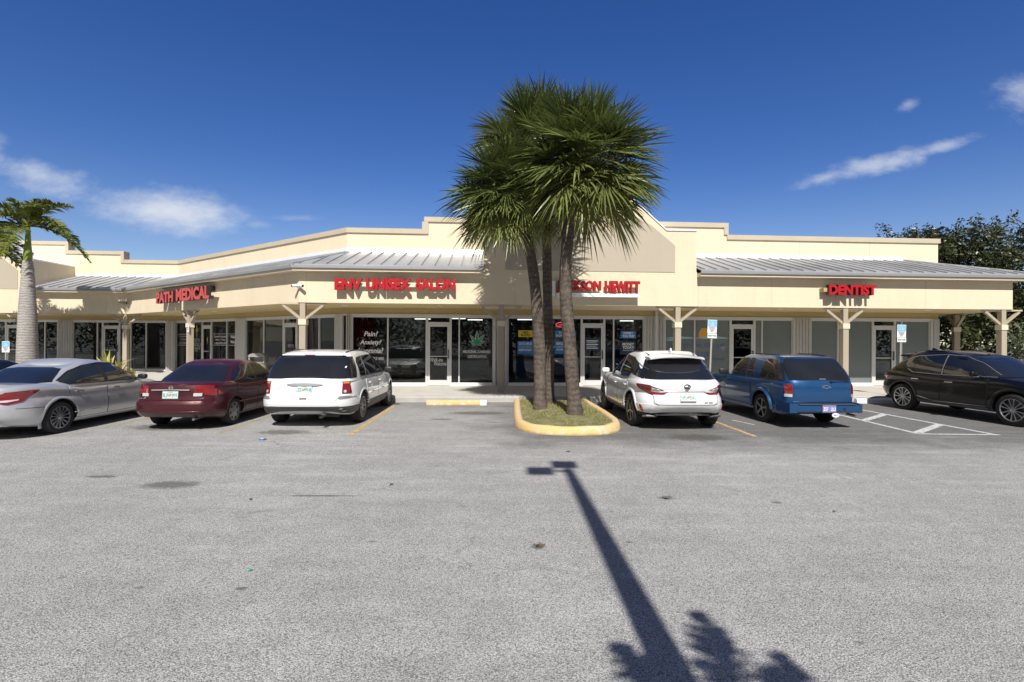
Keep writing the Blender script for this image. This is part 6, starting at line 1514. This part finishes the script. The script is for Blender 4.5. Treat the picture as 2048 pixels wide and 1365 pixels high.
    c.patch('bumper_cladding', lo, [('y', .62, .31, .40, -1), ('y', .16, .31, .385, -1), ('x', -.7, .31, .385), ('x', .7, .31, .385), ('y', .16, .31, .385), ('y', .62, .31, .40)], 'black_plastic', off=.02, rows=5)
    c.patch('diffuser', lo, [('x', -.52, .36, .375), ('x', -.46, .335, .395), ('x', .46, .335, .395), ('x', .52, .36, .375)], 'dull_steel', off=.05, skirt=.06)
    for sg in (-1, 1):
        p, n = c.on(lo, 'x', .68 * sg, .355, 1, .03); M = c.frame(p, n); mb = MB()
        q = [(-.15, -.005), (-.09, -.045), (.07, -.045), (.15, .0), (.09, .042), (-.07, .042)]; mb.prism([p + M @ Vector((x, 0, z)) for x, z in q], n * .035, 'grey_cladding'); mb.prism([p + n * .0351 + M @ Vector((x * .78, 0, z * .66)) for x, z in q], n * .001, 'black_plastic'); mb.build('exhaust_tip', c.e)
    p, n = c.on(lo, 'x', 0, .755, 1, .012); c.plate(p, n, plate)
    p, n = c.on(lo, 'x', 0, .985, 1, .012); M = c.frame(p, n); mb = MB(); mb.tube([p + M @ Vector((.062 * math.cos(k * .3), .006, .045 * math.sin(k * .3))) for k in range(22)], .010, 'dark_alloy', 8)
    mb.bar(p + M @ Vector((.02, .006, .035)), p + M @ Vector((.035, .006, -.015)), .016, .014, 'dark_alloy', n); mb.bar(p + M @ Vector((.035, .006, -.015)), p + M @ Vector((-.05, .006, -.015)), .016, .014, 'dark_alloy', n); mb.build('emblem', c.e)
    p, n = c.on(lo, 'x', .42, .655, 1, .010); M = c.frame(p, n); mb = MB(); put_text(mb, badge, lambda X, Y, q: p + M @ Vector((X - .08, q, Y - .01)), .18, .026, 'dull_steel', None, .004, .01); mb.build('badge', c.e)
    mb = MB(); vs = []; N = 16
    for k in range(N + 1):
        x = -1 + 2 * k / N; r = abs(x); zt = 1.655 - .055 * r ** 2.2; q = .60 * x
        vs += [Vector((q, 1.12 - .03 * r, zt + .030 - .022 * r ** 4)), Vector((q, .72, zt - .005)), Vector((q * .985, .52 + .10 * r ** 3, zt - .032)), Vector((q * .985, .53 + .10 * r ** 3, zt - .058)), Vector((q, .86, zt - .085))]
    fs = [(k * 5 + a, k * 5 + (a + 1) % 5, k * 5 + 5 + (a + 1) % 5, k * 5 + 5 + a) for k in range(N) for a in range(5)] + [(0, 1, 2, 3, 4), tuple(N * 5 + a for a in (4, 3, 2, 1, 0))]
    mb.add(vs, fs, paint); mb.build('spoiler', c.e, smooth=40)
    mb = MB(); mb.prism([(-.01, 1.0, 1.69), (-.01, 1.24, 1.715), (-.01, 1.05, 1.80)], (.02, 0, 0), paint); mb.build('shark_fin', c.e, bevel=.006)
    for sg in (-1, 1): mb = MB(); mb.tube([up.pt(up.solve('y', y, 1.62)[0] * sg, .98) + Vector((-sg * .02, 0, .022)) for y in (1.0, 1.5, 2.0, 2.5)], .014, 'black_plastic', 8); mb.build('roof_rail', c.e)
    c.mirror(3.05, 1.17, w - .03, paint, paint == 'black_paint'); return c


# -- two-door boxy blue 4x4
def offroader(label, loc, rz):
    c = Car(label, loc, rz); L = 4.5; w = .86; paint = 'blue_paint'
    lo = Shell(((0, .36), (.06, .30), (.9, .28), (1, .32)), ((0, 1.10), (.1, 1.10), (.6, 1.07), (.68, 1.07), (.75, 1.05), (.9, 1.01), (1, .92)),
               ((0, .12), (.2, .10), (.45, .09), (.55, .085), (.9, .10), (1, .13)), ((0, L - .1), (.3, L), (.8, L - .03), (1, L - .12)), ((0, .81), (.12, .84), (.4, w), (.65, w), (.88, w - .012), (.95, w - .03), (1, w - .06)), (5.5, 4.5), (16, 9), ((0, .97), (.1, .995), (.3, 1), (.75, 1), (1, .96)), .012)
    up = Shell(((0, 1.04), (1, 1.02)), ((0, 1.565), (.08, 1.60), (.4, 1.635), (.8, 1.63), (1, 1.58)), ((0, .10), (.5, .27), (.9, .47), (1, .56)), ((0, 3.05), (.5, 2.80), (.9, 2.50), (1, 2.38)), ((0, w - .03), (.3, w - .055), (.65, w - .115), (.88, w - .175), (.95, w - .205), (1, w - .26)), (5.5, 4.5), (14, 8), ((0, .955), (.2, 1), (.8, 1), (1, .95)), .02)
    ar = [(1.12, .40, .375), (3.67, .40, .375)]; c.body(lo, up, paint, ar, w); c.wheels((1.12, 3.67), .35, .22, w - .005, 'dull_steel', 5, 'wide', .66)
    for y, r, zc in ar: c.arch(y, zc, r, .075, .045, paint, 0, 180)
    c.patch('rear_window', up, [('x', -.72, 1.095, 1.50), ('x', -.55, 1.09, 1.57), ('x', 0, 1.09, 1.585), ('x', .55, 1.09, 1.57), ('x', .72, 1.095, 1.50)], 'car_glass_dark', off=.010); c.patch('windshield', up, [('X', .62, 1.09, 1.53), ('X', 0, 1.09, 1.56), ('X', -.62, 1.09, 1.53)], 'car_glass_dark')
    c.both('rear_pillar', up, [('x', .9, 1.08, 1.56), ('y', (.34, .58), 1.07, 1.56), ('y', (.46, .70), 1.07, 1.56)], 'charcoal_paint', off=.004)
    c.both('side_window', up, [('y', (.45, .70), 1.10, 1.545), ('y', .98, 1.10, 1.545), ('y', (1.22, 1.12), 1.10, 1.545)], 'car_glass_smoke', off=.008); c.both('side_window', up, [('y', 1.50, 1.105, 1.15), ('y', 1.60, 1.105, 1.50), ('y', 1.66, 1.105, 1.545), ('y', 1.80, 1.105, 1.545)], 'car_glass_smoke')
    c.both('side_window', up, [('y', 1.88, 1.10, 1.545), ('y', 2.4, 1.095, 1.53), ('y', 2.52, 1.095, 1.44), ('y', 2.80, 1.095, 1.17)], 'car_glass_smoke'); c.chromeline(up, [('y', .34, 1.088), ('y', 1.2, 1.088)], 'window_trim', 'black_plastic', .02)
    d1 = c.both('door', lo, door_cols(1.60, 2.90, .40, 1.06), paint, rows=8); c.handle(d1, 1.85, .93, 'black_plastic'); c.seams([[('y', 1.59, .4), ('y', 1.59, 1.06)], [('y', 2.91, .4), ('y', 2.91, 1.05)]])
    c.chromeline(lo, [('y', 1.62, .66), ('y', 3.2, .66)], 'side_moulding', paint, .045); c.chromeline(lo, [('y', 1.56, .36), ('y', 3.25, .35)], 'sill_trim', paint, .06)
    c.patch('tailgate', lo, [('x', -.66, .62, 1.078), ('x', .66, .62, 1.078)], paint, off=.008, rows=8); c.chromeline(lo, [('x', -.68, .605), ('x', .68, .605)], 'tailgate_trim', paint, .02, False, .016)
    for sg in (-1, 1):
        f = lambda q: [(k, v * (sg if k == 'x' else 1), a, b, sg) for k, v, a, b in q]
        t = c.patch('taillight', lo, f([('x', .685, .79, 1.0), ('x', .80, .79, 1.0), ('y', .19, .79, 1.0)]), 'red_lens', off=.014)[0]; c.patch('reverse_lamp', lo, f([('x', .69, .715, .782), ('x', .80, .715, .782), ('y', .18, .72, .782)]), 'clear_lens', off=.014, parent=t); c.patch('headlight', lo, [('X', .45 * sg, .74, .86), ('X', .78 * sg, .74, .88)], 'clear_lens', off=.01)
    # chunky step bumper with body-coloured ends
    mb = MB(); mb.prism([(-.70, -.06, .40), (-.70, -.06, .53), (-.70, -.03, .565), (-.70, .15, .565), (-.70, .15, .38), (-.70, -.02, .38)], (1.40, 0, 0), paint); o = mb.build('bumper', c.e, bevel=.014, smooth=40); mb = MB(); mb.box((0, .0, .571), (1.30, .13, .012), 'grey_cladding'); mb.build('step_pad', o)
    for sg in (-1, 1): mb = MB(); mb.prism([Vector((sg * .70, -.055, z)) for z in (.375, .585)] + [Vector((sg * .84, .0, .585)), Vector((sg * .84, .0, .375))], (sg * .02, .50, 0), paint); mb.build('bumper_end', o, bevel=.025, smooth=50)
    p, n = Vector((.02, -.062, .475)), Vector((0, -1, 0)); c.plate(p, n, 'Z57UL3', True); mb = MB(); mb.lathe([(.001, -.004), (.025, -.004), (.03, .002), (.001, .002)], 'black_plastic', 14, 'z', (0, 0, 0)) if False else mb.prism([Vector((.38 + .03 * math.cos(k * .5), -.064, .47 + .03 * math.sin(k * .5))) for k in range(13)], (0, -.006, 0), 'black_plastic'); mb.build('bumper_plug', o)
    mb = MB(); q = [Vector((.16 + .085 * math.cos(k * .3), -.075, .335 + .05 * math.sin(k * .3))) for k in range(21)]; mb.prism(q, (0, -.006, 0), 'sign_white'); put_text(mb, 'SALT', lambda X, Y, z: Vector((.16 - .05 + X, -.082 - z, .32 + Y)), .10, .032, 'ink_blue', None, .002, .02); mb.bar((.16, -.075, .36), (.16, .1, .40), .05, .05, 'black_plastic'); mb.build('hitch_cover', c.e)
    p, n = c.on(lo, 'x', .05, .945, 1, .012); M = c.frame(p, n); mb = MB(); B = [(-.085, -.018), (-.035, -.018), (-.028, -.036), (.028, -.036), (.035, -.018), (.095, -.018), (.085, .018), (.035, .018), (.028, .036), (-.028, .036), (-.035, .018), (-.095, .018)]; P = [p + M @ Vector((x, .006, z)) for x, z in B]; mb.tube(P + [P[0]], .007, 'chrome', 6); mb.build('emblem', c.e)
    c.wiper(lo, .18, 1.055, .62, 1.065, off=.03); mb = MB(); p, n = c.on(up, 'x', 0, 1.115, 1, .012); mb.box(p, (.15, .02, .03), 'dull_steel'); mb.build('glass_latch', c.e)
    c.mirror(2.78, 1.14, w - .0, 'black_plastic', None, (.22, .10, .17)); mb = MB(); mb.tube([(.62, .2, .33), (.70, .02, .30)], .03, 'dull_steel', 8); mb.build('exhaust_pipe', c.e)
    for sg in (-1, 1): mb = MB(); mb.tube([up.pt(up.solve('y', y, 1.58)[0] * sg, .99) + Vector((-sg * .05, 0, .03)) for y in (.8, 1.3, 1.9)], .014, 'black_plastic', 8); mb.build('roof_rail', c.e)
    return c


def m_carglass(name, base, tr):
    m, nt, b, pos = custom(name); b.inputs['Base Color'].default_value = base + (1,); b.inputs['Roughness'].default_value = .02; b.inputs['Specular IOR Level'].default_value = .75; b.inputs['Coat Weight'].default_value = .0
    n = nt.noise(pos, 2.0, 3); nt.l.new(nt.mixc(n, base, tuple(k * 2.2 + .004 for k in base)), b.inputs['Base Color'])


m_carglass('car_glass_dark', (.006, .007, .009), 0); m_carglass('car_glass_clear', (.012, .014, .012), 0); m_carglass('car_glass_smoke', (.016, .014, .011), 0)
maroon('dark maroon compact saloon with a chrome strip above its number plate', (-6.47, 9.62, 0), 1.6)
silver('silver saloon with red wedge taillights, nearest the left edge', (-9.14, 8.40, 0), 1.2)
maroon('charcoal saloon mostly hidden behind the silver one at the left edge', (-12.1, 9.5, 0), 1.0, 'charcoal_paint', 'QRB773')
wagon('white family crossover with grey lower bumper and red-amber taillights', (-4.07, 9.98, 0), 2.0)
crossover('white crossover with slim dark taillights beside the palm island', (3.38, 9.80, 0), 1.8, 'pearl_paint', 'HFLE41', 'RX 350', 'dull_steel', 'wide', 5)
offroader('metallic blue two-door 4x4 with a step bumper and black roof edge', (6.33, 10.3, 0), 3.0).e.scale = (.90, .945, .90)
crossover('glossy black crossover parked nose-out with bright split-spoke wheels', (11.10, 14.63, 0), 186.0, 'black_paint', 'KDX952', 'RX 350', 'alloy', 'split', 6, True).e.scale = (.945, .97, .91)
